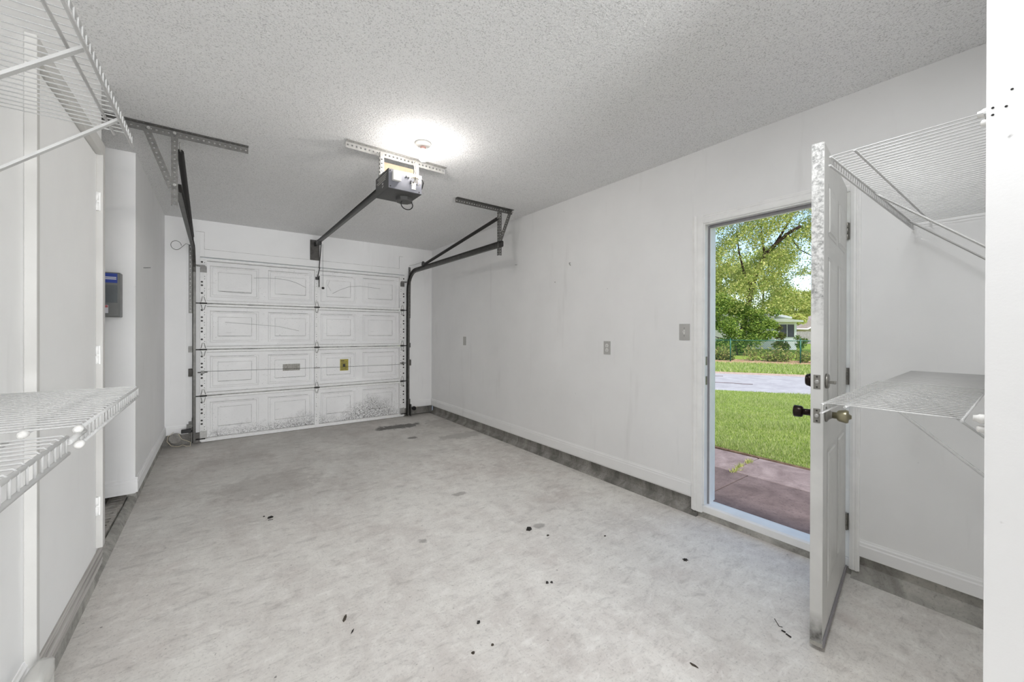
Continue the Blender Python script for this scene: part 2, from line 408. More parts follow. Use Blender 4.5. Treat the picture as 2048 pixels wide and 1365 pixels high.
    def build(s, name, mat, parent=None, origin=None, bevel=0.0, label=None, kind=None, root=None):
        me = bpy.data.meshes.new(name)
        o = Vector(root_loc(parent)) if parent is not None else Vector(origin or (0, 0, 0))
        me.from_pydata([tuple(Vector(v) - o) for v in s.v], [], s.f)
        me.polygons.foreach_set('use_smooth', s.sm)
        me.materials.append(M[mat] if isinstance(mat, str) else mat)
        me.update()
        ob = bpy.data.objects.new(name, me); COL.objects.link(ob)
        if parent is not None: ob.parent = parent
        else: ob.location = o
        if bevel:
            b = ob.modifiers.new('bevel', 'BEVEL'); b.width = bevel; b.segments = 2; b.limit_method = 'ANGLE'; b.angle_limit = R(40)
        if label: ob['label'] = label
        if kind: ob['kind'] = kind
        return ob

def root_loc(o):
    v = Vector((0, 0, 0))
    while o is not None:
        v += o.location; o = o.parent
    return v
def tag(o, label, cat, group=None, kind=None):
    o['label'] = label; o['category'] = cat
    if group: o['group'] = group
    if kind: o['kind'] = kind
    return o
def thing(name, label, cat, loc=(0, 0, 0), group=None, kind=None):
    o = bpy.data.objects.new(name, None); o.empty_display_size = 0.05; COL.objects.link(o); o.location = loc
    return tag(o, label, cat, group, kind)
def piece(name, me, mat, parent, world, rot=(0, 0, 0), scale=(1, 1, 1), label=None):
    """one of many alike pieces sharing mesh data; world = its place in world space"""
    o = bpy.data.objects.new(name, me); COL.objects.link(o); o.parent = parent
    o.location = Vector(world) - root_loc(parent); o.rotation_euler = rot; o.scale = scale
    if label: o['label'] = label
    return o
def mesh_of(mb, name, mat):
    me = bpy.data.meshes.new(name); me.from_pydata(mb.v, [], mb.f); me.polygons.foreach_set('use_smooth', mb.sm)
    me.materials.append(M[mat]); me.update(); return me
def struct(name, mb, mat, label, cat, bevel=0, origin=None):
    o = mb.build(name, mat, origin=origin, bevel=bevel); return tag(o, label, cat, kind='structure')

def arc(c, u, v, r, a0, a1, n):
    c, u, v = Vector(c), Vector(u), Vector(v)
    return [c + (u * cos(a0 + (a1 - a0) * i / n) + v * sin(a0 + (a1 - a0) * i / n)) * r for i in range(n + 1)]

# ------------------------------------------------------------------ the room
XR, YB, XL, H = 2.729, 5.848, -0.49, 2.583
YREAR = -5.4
# floor slab
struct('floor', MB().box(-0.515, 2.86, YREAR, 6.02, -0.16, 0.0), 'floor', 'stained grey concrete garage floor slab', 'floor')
struct('floor_ledge', MB().box(-1.55, -0.5151, YREAR, 6.0, -0.16, -0.02), 'stem_dark', 'dark concrete footing ledge beside the slab in the left recess', 'floor')
struct('ceiling', MB().box(-1.6, 2.86, YREAR - .1, 6.0, H, H + 0.12), 'ceiling', 'white popcorn textured garage ceiling', 'ceiling')
# right wall with the entry door hole
w = MB()
w.box(XR, XR + .115, YREAR, 0.635, 0.115, H).box(XR, XR + .115, 1.446, YB + .1, 0.115, H).box(XR, XR + .115, 0.635, 1.446, 2.072, H)
struct('wall_right', w, 'wall', 'long white painted wall with the open side door', 'wall')
struct('exterior_wall', MB().box(XR + .1151, XR + .15, YREAR, 0.635, -0.2, H + .3).box(XR + .1151, XR + .15, 1.446, 6.05, -0.2, H + .3).box(XR + .1151, XR + .15, 0.635, 1.446, 2.072, H + .3),
       'exterior', 'pale siding on the outside of the side wall', 'wall')
# back wall with the vehicle door hole
w = MB()
w.box(XL - .3, -0.175, YB, YB + .12, 0.12, H).box(2.272, XR + .12, YB, YB + .12, 0.12, H).box(-0.175, 2.272, YB, YB + .12, 2.158, H)
struct('wall_back', w, 'wall', 'white painted end wall around the vehicle door', 'wall')
# left wall: near stretch, recess, far stretch
w = MB().box(XL - .115, XL, -.2999, 2.92, 0.20, H)
struct('wall_left', w, 'wall', 'white near stretch of the left wall behind the wire shelves', 'wall')
w = MB().box(XL - .115, -0.485, 3.93, YB, 0.12, H)
struct('wall_left_far', w, 'wall', 'white far stretch of the left wall beside the vehicle door', 'wall')
w = MB().box(-1.5, -0.6051, 3.93, 4.02, 0.12, H).box(-1.55, -1.5, 2.8, 4.02, 0, H).box(-1.5, -0.6051, 2.84, 2.92, 0, H)
struct('wall_recess', w, 'wall', 'white walls inside the shallow recess holding the grey panel', 'wall')
# rear room and the partition beside the camera
struct('wall_rear', MB().box(XL - .115, XR + .115, YREAR - .1, YREAR, 0, H), 'wall', 'white wall behind the viewpoint', 'wall')
struct('wall_light_baffle', MB().box(1.40, 1.52, YREAR, -0.0351, 0, H).box(XL - .115, XL, YREAR, -.3, .2, H), 'light_baffle', 'added grey walls behind the viewpoint that dim stray light', 'wall')  # unseen walls added to steer the rear fill past the partition
struct('wall_near', MB().box(1.40, XR, -0.035, 0.0855, 0, H), 'wall', 'white wall corner at the right edge of the view', 'wall')

# foundations
m = MB().prism([(2.700, 0.0), (2.752, 0.045), (2.752, 0.14), (2.86, 0.14), (2.86, 0)], 'y', 1.47, YB - .001)
struct('foundation_right', m, 'stem_dark', 'grey concrete foundation strip under the long right wall', 'foundation')
m = MB().prism([(2.692, 0.0), (2.716, 0.018), (2.752, 0.062), (2.752, 0.14), (2.86, 0.14), (2.86, 0)], 'y', 0.0856, 0.62)
struct('foundation_right_near', m, 'stem', 'stained concrete foundation strip right of the open door', 'foundation')
m = MB().prism([(5.93, 0.0), (5.872, 0.012), (5.870, 0.14), (5.96, 0.14), (5.96, 0)], 'x', 2.2735, 2.7515)
struct('foundation_back', m, 'stem_dark', 'grey foundation corner right of the vehicle door', 'foundation')
m = MB().box(-0.79, -0.1755, 5.872, 5.96, 0, .13)
struct('foundation_back_left', m, 'stem_dark', 'dark foundation corner left of the vehicle door', 'foundation')
m = MB().prism([(-0.512, 0.0), (-0.502, 0.0), (-0.508, 0.05), (-0.512, 0.14), (-0.6, 0.14), (-0.6, 0.0)], 'y', 4.16, YB)
struct('foundation_left', m, 'stem', 'concrete foundation strip under the far left wall', 'foundation')
m = MB().prism([(-0.512, 0.0), (-0.500, 0.0), (-0.502, 0.05), (-0.506, 0.095), (-0.6, 0.095), (-0.6, 0.0)], 'y', 1.0, 2.93)
struct('foundation_left_near', m, 'stem', 'pale concrete kerb under the near left wall', 'foundation')
m = MB().prism([(-0.502, 0.0), (-0.522, 0.03), (-0.548, 0.042), (-0.556, 0.0)], 'y', 2.931, 4.159)
struct('foundation_recess', m, 'stem', 'rough mortar kerb along the bricks in the recess', 'foundation')
struct('recess_footing', MB().box(-1.55, -0.512, 4.22, 4.34, -.02, .3).box(-1.55, -0.606, 4.021, 4.2199, .121, .3), 'stem_dark', 'dark block closing the gap under the recess wall', 'foundation')
# cored bricks on the ledge, each its own piece
led = thing('brick_ledge', 'row of grey cored bricks lying in the recess at floor level', 'brick row', (-0.60, 3.5, -0.02), kind='structure')
bm = MB()
bx, by, bh = 0.047, 0.093, 0.07
bm.box(-bx, bx, -by, by, 0, 0.012)
bm.box(-bx, -0.027, -by, by, 0.012, bh).box(0.027, bx, -by, by, 0.012, bh)
for a, b in ((-by, -0.068), (-0.044, -0.012), (0.012, 0.044), (0.068, by)): bm.box(-0.027, 0.027, a, b, 0.012, bh)
bme = mesh_of(bm, 'brick', 'brick')
for i in range(6):
    piece('brick', bme, 'brick', led, (-0.604 + random.uniform(-.003, .003), 3.035 + i * 0.205, -0.02 + random.uniform(-.004, .002)), (0, 0, random.uniform(-.02, .02)))
for i in range(6):
    piece('brick', bme, 'brick', led, (-0.712 + random.uniform(-.003, .003), 3.085 + i * 0.205, -0.035), (0, 0, random.uniform(-.03, .03)))

# baseboards with a moulded top
def base_y(x, s, y0, y1, z0, z1):      # runs along y, face towards s
    return MB().prism([(x, z0), (x + s * .014, z0), (x + s * .014, z1 - .03), (x + s * .010, z1 - .024), (x + s * .010, z1 - .014), (x + s * .005, z1 - .008), (x + s * .003, z1), (x, z1)], 'y', y0, y1)
def base_x(y, x0, x1, z0, z1):
    return MB().prism([(y, z0), (y - .014, z0), (y - .014, z1 - .03), (y - .010, z1 - .024), (y - .010, z1 - .014), (y - .005, z1 - .008), (y - .003, z1), (y, z1)], 'x', x0, x1)
struct('baseboard_right', base_y(XR, -1, 1.517, YB, 0.13, 0.232), 'trim', 'white baseboard along the long right wall', 'baseboard')
struct('baseboard_right_near', base_y(XR, -1, 0.0856, 0.589, 0.122, 0.207), 'trim', 'white baseboard between the open door and the partition', 'baseboard')
struct('baseboard_back', base_x(YB, 2.34, XR - .014, 0.13, 0.225), 'trim', 'short white baseboard right of the vehicle door', 'baseboard')
struct('baseboard_back_left', base_x(YB, -0.471, -0.30, 0.13, 0.225), 'trim', 'short white baseboard left of the vehicle door', 'baseboard')
struct('baseboard_left', base_y(-0.485, 1, 3.918, YB, 0.13, 0.226), 'trim', 'white baseboard along the far left wall', 'baseboard')
struct('baseboard_recess', base_x(3.93, -1.5, -0.472, 0.152, 0.236), 'trim', 'white baseboard across the recess wall under the grey panel', 'baseboard')
m = MB()
for k in range(6):
    m.box(-0.5, -0.490 + 0.004 + 0.0025 * (k % 2), 1.93, 2.92, 0.095 + k * .0175, 0.095 + (k + 1) * .0175 - 0.001)
struct('baseboard_left_near', m, 'ribbed', 'bare ribbed baseboard below the closet door', 'baseboard')
struct('baseboard_left_end', base_y(XL, 1, 1.0, 1.90, 0.10, 0.262), 'trim', 'scuffed white baseboard left of the closet door frame', 'baseboard')
m = MB().box(XR, XR, 0, 0, 0, 0)
# wall end infill behind ribbed base
struct('wall_left_infill', MB().box(-0.6, -0.4905, YREAR, 2.92, 0.0951, 0.1999), 'stem', 'concrete behind the lower left baseboards', 'wall')

# flat trim boards round the vehicle opening
t1 = thing('trim_1', 'flat white trim boards framing the vehicle door opening', 'trim', (1.0, YB, 2.2), kind='structure')
MB().box(-0.135, 2.192, YB - .012, YB, 2.158, 2.247).build('header_board', 'trim', t1, bevel=.002)
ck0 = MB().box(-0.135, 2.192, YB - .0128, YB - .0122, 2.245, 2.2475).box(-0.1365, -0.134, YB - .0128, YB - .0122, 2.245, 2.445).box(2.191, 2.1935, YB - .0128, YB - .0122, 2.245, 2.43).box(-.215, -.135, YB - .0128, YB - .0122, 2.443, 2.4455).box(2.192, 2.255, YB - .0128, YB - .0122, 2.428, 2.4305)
ck0.build('joint_crack', 'dark_line', t1)
MB().box(-0.30, -0.1755, YB - .012, YB, 0.226, 2.445).box(-.1755, -.1351, YB - .012, YB, 2.158, 2.445).build('side_board', 'trim', t1, bevel=.002)
MB().box(2.2725, 2.40, YB - .012, YB, 0.226, 2.430).box(2.1921, 2.2725, YB - .012, YB, 2.158, 2.430).build('side_board', 'trim', t1, bevel=.002)

# ------------------------------------------------------------------ sectional vehicle door
gd = thing('door_2', 'dirty white four-section raised-panel garage door', 'garage door', (1.05, 5.87, 0.0), kind='structure')
SK = 5.878                      # skin plane
cols = [(-0.085, 0.405), (0.50, 1.005), (1.11, 1.575), (1.665, 2.175)]
zs = [0.012, 0.545, 1.083, 1.620, 2.152]
def door_section(i):
    z0, z1 = zs[i], zs[i + 1] - .006
    m = MB()
    # skin grid: flat field with the four recessed frames and their raised centres
    pz0, pz1 = z0 + .075, z1 - .075
    xs = [-0.175]
    m.box(-0.175, 2.272, SK + .004, SK + .012, z0, z1)
    def flat(xa, xb, za, zb, y): m.add([(xa, y, za), (xb, y, za), (xb, y, zb), (xa, y, zb)], [(0, 1, 2, 3)])
    # field around panels
    flat(-0.175, 2.272, z0, pz0, SK); flat(-0.175, 2.272, pz1, z1, SK)
    ed = [-0.175] + [v for c in cols for v in c] + [2.272]
    for a, b in zip(ed[::2], ed[1::2]): flat(a, b, pz0, pz1, SK)
    for (a, b) in cols:
        rings = [(0, SK), (.010, SK - .007), (.022, SK - .007), (.030, SK + .001), (.075, SK + .001), (.080, SK - .006)]
        if i == 3: rings = rings
        prev = None
        for k, (ins, y) in enumerate(rings):
            q = [(a + ins, y, pz0 + ins), (b - ins, y, pz0 + ins), (b - ins, y, pz1 - ins), (a + ins, y, pz1 - ins)]
            if prev:
                m.add(prev + q, [(0, 1, 5, 4), (1, 2, 6, 5), (2, 3, 7, 6), (3, 0, 4, 7)])
            prev = q
        m.add(prev, [(0, 1, 2, 3)])
    s = m.build('door_section', 'gdoor', gd)
    gl = MB()  # settled dirt on panel ledges, thin dark lines along rails and joints
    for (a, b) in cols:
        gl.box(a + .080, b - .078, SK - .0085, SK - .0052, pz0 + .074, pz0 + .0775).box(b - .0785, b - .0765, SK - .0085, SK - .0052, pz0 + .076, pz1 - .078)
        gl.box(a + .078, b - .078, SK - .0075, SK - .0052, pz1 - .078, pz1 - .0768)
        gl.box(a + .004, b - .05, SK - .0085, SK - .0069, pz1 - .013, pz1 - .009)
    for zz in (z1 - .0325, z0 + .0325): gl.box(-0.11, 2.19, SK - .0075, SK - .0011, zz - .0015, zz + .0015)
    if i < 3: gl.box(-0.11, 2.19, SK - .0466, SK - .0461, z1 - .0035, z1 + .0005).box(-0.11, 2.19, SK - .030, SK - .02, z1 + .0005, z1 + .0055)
    gl.build('panel_dark_lines', 'dark_line', s)
    # folded rails along top and bottom of the section
    r = MB()
    r.prism([(SK, z1), (SK - .042, z1), (SK - .046, z1 - .006), (SK - .046, z1 - .024), (SK - .040, z1 - .030), (SK, z1 - .030)], 'x', -0.17, 2.268)
    r.build('section_rail', 'gstile', s)
    r = MB()
    r.prism([(SK, z0), (SK - .040, z0), (SK - .046, z0 + .006), (SK - .046, z0 + .026), (SK - .040, z0 + .032), (SK, z0 + .032)], 'x', -0.17, 2.268)
    r.build('section_rail', 'gstile', s)
    for (a, b, big) in ((-0.176, -0.115, True), (1.031, 1.083, False), (2.200, 2.273, True)):
        st = MB()
        st.box(a, b, SK - .052, SK - .001, z0 + .001, z1 - .001)
        so = st.build('stile', 'gstile', s, bevel=.0015)
    return s
secs = [door_section(i) for i in range(4)]
# punched holes of the stiles (dark slugs sit in each hole)
hole = mesh_of(MB()._lathe(Vector((0, 0, 0)), Vector((0, -1, 0)), [(0, .011), (.0012, .0095)], 10, False), 'hole_plug', 'print_black')
small = mesh_of(MB()._lathe(Vector((0, 0, 0)), Vector((0, -1, 0)), [(0, .0042), (.0012, .004)], 6, False), 'rivet', 'print_black')
for i, s in enumerate(secs):
    z0 = zs[i]
    for dz in (.115, .205, .245, .33, .372, .455) if i < 3 else (.115, .205, .245, .475):
        if dz > .5: continue
        for x in (-0.158, 2.258):
            piece('hole_plug', hole, '', s, (x, SK - .052, z0 + dz))
    for dz in (.09, .14, .17, .28, .31, .40, .43, .47):
        for x in (1.052, -0.133, 2.216):
            piece('rivet', small, '', s, (x, SK - .052, z0 + dz))
# bottom seal
struct('driveway', MB().box(-1.2, 3.4, 6.021, 12, -.16, -.012), 'stem', 'concrete apron outside the vehicle door', 'ground')
MB().box(-0.165, 2.26, SK - .05, SK + .01, .004, .036).build('bottom_seal', 'gstile', gd, bevel=.003)
MB().box(-0.165, 2.26, SK - .035, SK + .01, -.004, .0039).build('rubber_seal', 'black', gd)
# hinges: forked plates and pins at each joint
def hinge(x, z, s, big):
    m = MB(); y = SK - .0535
    for sg in (1, -1):
        m.tube([(x - .022, y, z + sg * .012), (x - .010, y - .004, z + sg * .075), (x + .006, y - .004, z + sg * .075), (x + .020, y, z + sg * .012)], .0045, 6)
    m.box(x - .024, x + .024, y - .005, y + .001, z - .018, z + .018)
    h = m.build('hinge', 'galv_light', s)
    p = MB().tube([(x - .030, y - .006, z), (x + .030, y - .006, z)], .007, 8)
    p.build('hinge_pin', 'blackmetal', h) if False else None
    return h
for i in (1, 2, 3):
    for x in (-0.143, 1.057, 2.238):
        z = zs[i] - .003
        hinge(x, z, secs[i - 1], abs(x - 1) > .5)
        MB().tube([(x - .033, SK - .062, z), (x + .033, SK - .062, z)], .0085, 8).build('hinge_pin', 'blackmetal', secs[i - 1])
    for x, x2 in ((-0.175, -0.222), (2.268, 2.314)):
        MB().tube([(x, SK - .062, zs[i] - .003), (x2, SK - .062, zs[i] - .003)], .006, 8)._lathe(Vector((x2, SK - .062, zs[i] - .003)), Vector((1, 0, 0)), [(-.006, .018), (-.006, .022), (.006, .022), (.006, .018)], 14, True).build('roller', 'blackmetal', secs[i - 1])
# top roller brackets
for x, x2 in ((-0.175, -0.222), (2.268, 2.314)):
    sx = 1 if x < 0 else -1
    b = MB().box(x, x + sx * .062, SK - .058, SK - .052, 1.975, 2.035).box(x - sx * .03, x + sx * .06, SK - .072, SK - .058, 2.037, 2.047)
    b.build('top_bracket', 'galv', secs[3])
    MB().tube([(x + sx * .05, SK - .066, 2.052), (x2, SK - .066, 2.052)], .006, 8).build('roller_shaft', 'galv_light', secs[3])
    MB().box(x, x + sx * .066, SK - .0545, SK - .052, .04, .135).build('bottom_bracket', 'galv_light', secs[0])
    MB().tube([(x + sx * .05, SK - .06, .045), (x2, SK - .06, .045)], .007, 8).build('roller_shaft', 'blackmetal', secs[0])
# lock rods: thin wire across third section, centre guide, latch boxes
MB().tube([(-0.15, SK - .056, .825), (1.03, SK - .050, .805), (1.09, SK - .050, .802), (2.25, SK - .056, .798)], .002, 5).build('lock_cable', 'blackmetal', secs[1])
MB().box(1.020, 1.094, SK - .060, SK - .052, .800, .812).build('cable_guide', 'galv', secs[1])
for x in (-0.15, 2.245):
    MB().box(x - .016, x + .016, SK - .066, SK - .0525, .80, .835).tube([(x - .045, SK - .06, .816), (x + .045, SK - .06, .816)], .006, 8).build('latch', 'galv', secs[1])
# stickers
st = MB().box(0.665, 0.862, SK - .0075, SK - .0064, .782, .868).build('worn_sticker', 'smudge', secs[1], label='worn illegible rectangle of sticker residue')
ys = MB().box(1.360, 1.470, SK - .0085, SK - .0064, .745, .905).build('yellow_label', 'yellow', secs[1], label='faded yellow warning label')
pm = MB().box(1.372, 1.416, SK - .0092, SK - .0086, .878, .888)
for k in range(9):
    zz = .862 - k * .013
    pm.box(1.372 + (.002 * (k % 3)), 1.455 - .012 * (k % 2), SK - .0089, SK - .0086, zz, zz + .0035)
pm.box(1.398, 1.428, SK - .0091, SK - .0086, .800, .838)
pm.build('label_print', 'print_black', ys)
# scratches on the door: dark curved scrape arcs
def scratch(pts, r=.0016):
    MB().tube([(x, SK - .0085, z) for x, z in pts], r, 4).build('scratch', 'print_black', secs[3])
scratch([(0.35, 1.955), (0.45, 1.965), (0.6, 1.968), (0.72, 1.958), (0.82, 1.93), (0.93, 1.875)], .0014)
scratch([(0.0, 1.77), (0.1, 1.765), (0.25, 1.76), (0.325, 1.762)], .0014)
scratch([(1.26, 1.815), (1.36, 1.875), (1.48, 1.925), (1.63, 1.945), (1.78, 1.935), (1.92, 1.925)], .0014)
scratch([(1.22, 1.99), (1.20, 1.92), (1.24, 1.85)], .001)
for (a, b, z) in ((0.34, 1.0, 1.30), (0.5, .9, 1.27)):
    pass
MB().tube([(0.06, SK - .0085, 1.40), (0.4, SK - .0085, 1.375), (0.62, SK - .0085, 1.355), (0.85, SK - .0085, 1.30)], .0012, 4).build('scratch', 'print_black', secs[2])

# ------------------------------------------------------------------ vehicle door hardware
def track_pts(x, zt, yend, xe=None):
    r = .30; yv = 5.805
    pts = [(x, yv, .02), (x, yv, zt - r)]
    pts += [(x, yv - r + r * cos(a), zt - r + r * sin(a)) for a in [k * pi / 2 / 8 for k in range(1, 9)]]
    pts += [(xe if xe is not None else x, yend, zt)]
    return [Vector(p) for p in pts]
def sweep_profile(mb, pts, prof, side):
    """C-shaped track: profile in (side axis x, in-plane normal)"""
    vs = []; n = len(prof)
    for i, p in enumerate(pts):
        d = (pts[min(i + 1, len(pts) - 1)] - pts[max(i - 1, 0)]).normalized()
        X = Vector((1, 0, 0)) * side; N = d.cross(Vector((1, 0, 0))).normalized()
        vs += [p + X * a + N * b for a, b in prof]
    fs = [(i * n + k, (i + 1) * n + k, (i + 1) * n + k + 1, i * n + k + 1) for i in range(len(pts) - 1) for k in range(n - 1)]
    mb.add(vs, fs)
PROF = [(-.010, -.028), (.012, -.030), (.020, -.022), (.020, .022), (.012, .030), (-.010, .028)]
def track(name, x, zt, yend, side, label, xe=None):
    t = thing(name, label, 'door track', (x, 5.8, .02))
    m = MB(); pts = track_pts(x, zt, yend, xe); sweep_profile(m, pts, PROF, side)
    o = m.build('rail', 'track', t)
    so = o.modifiers.new('thick', 'SOLIDIFY'); so.thickness = .0022
    # wall angle behind the vertical run
    a = MB()
    s = side
    a.strip((x + s * .024, YB - .016, 1.50), (x + s * .024, YB - .016, 2.28), (s, 0, 0), .032, pitch=.05, hr=.006)
    a.strip((x + s * .024, YB - .016, 1.50), (x + s * .024, YB - .016, 2.28), (0, -1, 0), .034, pitch=.05, hr=.006)
    a.build('wall_angle', 'galv', t)
    MB().box(x + s * .020, x + s * .058, YB - .020, YB - .0125, 1.05, 1.12).box(x + s * .020, x + s * .024, YB - .05, YB - .012, 1.05, 1.12).build('wall_bracket', 'galv', t)
    MB().box(x + s * .022, x + s * .056, YB - .05, YB - .0125, .775, .865).build('lock_box', 'plate', t, bevel=.004)
    MB().box(x + s * .020, x + s * .026, YB - .05, YB - .012, .12, .30).box(x + s * .02, x + s * .055, YB - .018, YB - .012, .12, .26).build('wall_bracket', 'galv', t)
    return t
tL = track('door_track', -0.222, 2.215, 3.33, -1, 'grey steel roller track on the left side of the garage door', xe=-0.205)
tR = track('door_track', 2.314, 2.195, 3.31, 1, 'grey steel roller track on the right side of the garage door')

def hanger(name, ya, x0, x1, xv, zb, xd, zd, label, back_left=True):
    """perforated angle on the ceiling, a drop leg and a diagonal"""
    t = thing(name, label, 'bracket', (xv, ya, H))
    a = MB(); a.angle((x0, ya, H - .002), (x1, ya, H - .002), (0, 0, -1), .042, (0, -1, 0), .038, pitch=.0286, hr=.0062)
    a.build('ceiling_angle', 'galv', t)
    d = MB(); d.angle((xv - .018, ya - .004, H - .03), (xv - .018, ya - .004, zb), (1, 0, 0), .034, (0, 1, 0), .03, pitch=.0286, hr=.0062)
    d.build('drop_leg', 'galv', t)
    g = MB(); p0 = Vector((xd, ya - .010, H - .012)); p1 = Vector((xv, ya - .010, zd))
    dr = (p1 - p0).normalized(); wd = Vector((0, 1, 0)).cross(dr)
    g.angle(p0, p1, wd, .034 * (1 if wd.x > 0 else 1), (0, 1, 0), .03, pitch=.0286, hr=.0062)
    g.build('diagonal_brace', 'galv', t)
    for x, z in ((xd, H - .025), (xv, H - .022), (xv, zd + .015)):
        MB()._lathe(Vector((x, ya - .012, z)), Vector((0, -1, 0)), [(0, .009), (.006, .009), (.006, .005), (.012, .005)], 8, False).build('bolt', 'galv_light', t)
    return t
hanger('track_hanger', 3.335, -0.62, 0.165, -0.228, 2.105, -0.352, 2.215, 'perforated steel ceiling hanger holding the left door track')
hanger('track_hanger', 3.385, 1.825, 2.50, 2.345, 2.09, 2.49, 2.20, 'perforated steel ceiling hanger holding the right door track')

# extension springs: coiled tubes with end hooks and pulleys
def spring(x, p0, p1, label, xe=None):
    t = thing('extension_spring', label, 'spring', p0)
    p0, p1 = Vector(p0), Vector(p1); d = (p1 - p0); L = d.length; dn = d.normalized()
    n = 150; pts, rs = [], []
    for i in range(n * 2 + 1):
        pts.append(p0 + d * (i / (n * 2))); rs.append(.019 if i % 2 else .0165)
    MB().tube(pts, rs, 12).build('coil', 'spring', t)
    MB().tube([p0, p0 - dn * .03 + Vector((0, 0, .008)), p0 - dn * .05 + Vector((0, 0, .03)), p0 - dn * .028 + Vector((0, 0, .045))], .005, 8).build('hook', 'galv_light', t)
    MB()._lathe(p1 + Vector((-.008, .05, .01)), Vector((1, 0, 0)), [(0, .038), (.004, .038), (.008, .028), (.012, .038), (.016, .038)], 18, True).build('pulley', 'blackmetal', t)
    c = [p1 + Vector((0, .08, .04)), p1 + Vector((0, .35, .04)), Vector((x, 5.80, 2.30))]
    MB().tube(c, .002, 5).tube([p1 + Vector((0, .08, -.02)), p1 + Vector((0, .3, -.03)), Vector((x, 5.74, 2.10)), Vector((x, 5.82, 0.1))], .002, 5).build('cable', 'galv', t)
    return t
spring(2.335, (2.318, 3.40, 2.468), (2.318, 5.20, 2.240), 'dark coiled extension spring above the right door track')
spring(-0.24, (-0.205, 3.40, 2.478), (-0.222, 5.20, 2.262), 'dark coiled extension spring above the left door track')
# coiled loose cable end on the left
m = MB().tube([Vector((-0.385 + .045 * cos(a), 5.80, 2.255 + .05 * sin(a))) for a in [k * 2 * pi / 20 for k in range(19)]] + [Vector((-0.30, 5.81, 2.285)), Vector((-0.25, 5.81, 2.27))], .0022, 6)
tag(m.build('cable_loop', 'blackmetal', origin=(-0.3, 5.8, 2.25)), 'thin looped wire end sticking out beside the top left of the track', 'wire')

# safety sensors and thin wire at the floor, both sides
s1 = thing('door_sensor', 'dark safety sensor with tangled white wire at the left foot of the door', 'sensor', (-0.30, 5.75, 0.02))
MB().box(-0.335, -0.232, 5.70, 5.745, .155, .195).build('housing', 'black', s1, bevel=.006)
MB().box(-0.245, -0.24, 5.70, 5.80, .03, .20).box(-0.29, -0.24, 5.78, 5.80, .19, .235).build('mounting_arm', 'galv', s1)
MB()._lathe(Vector((-0.39, 5.79, .095)), Vector((0, -1, 0)), [(0, .055), (.012, .055), (.012, .03), (.02, .03), (.02, .012), (.026, .012)], 18, False).build('pulley', 'stem_dark', s1)
pts = [(-0.40, 5.77, .17), (-0.45, 5.75, .13), (-0.455, 5.74, .08), (-0.42, 5.73, .03), (-0.36, 5.72, .012), (-0.32, 5.71, .03), (-0.29, 5.70, .012), (-0.255, 5.70, .008), (-0.252, 5.70, .05), (-0.27, 5.71, .06), (-0.33, 5.73, .09), (-0.36, 5.74, .15), (-0.31, 5.73, .165), (-0.285, 5.72, .15)]
MB().tube(pts, .0024, 6).build('wire', 'cream', s1)
s2 = thing('door_sensor', 'dark safety sensor at the right foot of the door', 'sensor', (2.37, 5.78, 0.02))
MB()._lathe(Vector((2.395, 5.76, .125)), Vector((0, -1, 0)), [(0, .03), (.03, .03), (.03, .018), (.045, .016)], 16, True).build('housing', 'black', s2)
MB().box(2.345, 2.352, 5.74, 5.80, .01, .19).box(2.345, 2.42, 5.77, 5.80, .115, .135).build('mounting_arm', 'galv', s2)
MB().tube([(2.42, 5.77, .125), (2.47, 5.80, .132), (2.5, 5.84, .128)], .003, 6).build('wire', 'cream', s2)

# header plate, opener rail, arm, release rope
op = thing('garage_door_opener', 'grey ceiling-hung garage door opener with long dark rail', 'door opener', (0.985, 2.65, 2.225))
BX0, BX1, BY0, BY1, BZ0, BZ1 = .901, 1.138, 2.603, 2.865, 2.252, 2.384
MB().box(BX0, BX1, BY0, BY1, BZ0, BZ1).build('housing', 'opener_dark', op, bevel=.003)
MB().box(BX0 + .002, BX1 - .002, BY0 - .003, BY0 - .0005, BZ0 + .002, BZ1 - .002).build('front_panel', 'opener', op, bevel=.001)
fp = BY0 - .003
rc = MB().box(BX0 + .022, BX0 + .078, fp - .030, fp, BZ1 - .082, BZ1 - .018).build('receiver_module', 'white_plastic', op, bevel=.004)
MB().box(BX0 + .028, BX0 + .068, fp - .0315, fp - .0301, BZ1 - .066, BZ1 - .024).build('receiver_label', 'label_white', rc)
pr = MB().box(BX0 + .165, BX0 + .185, fp - .0008, fp, BZ0 + .028, BZ0 + .07)
for k in range(5): pr.box(BX0 + .160, BX0 + .192, fp - .0012, fp, BZ0 + .024 + k * .010, BZ0 + .030 + k * .010)
pr.build('rating_label', 'print_white', op)
for k, z in ((0, .1), (1, .098), (2, .075), (3, .07), (4, .105)): MB().box(BX0 + .12 + k * .016, BX0 + .128 + k * .016, fp - .006, fp, BZ0 + z - .004, BZ0 + z + .004).build('terminal', 'print_black', op)
MB().box(BX0 + .172, BX0 + .212, fp - .0015, fp, BZ0 + .102, BZ0 + .108).build('slot', 'print_black', op)
for x, z in ((.014, .014), (.014, .118), (.155, .062), (.216, .012), (.2, .062)): MB()._lathe(Vector((BX0 + x, fp, BZ0 + z)), Vector((0, -1, 0)), [(0, .0045), (.003, .004)], 8, False).build('screw', 'print_black', op)
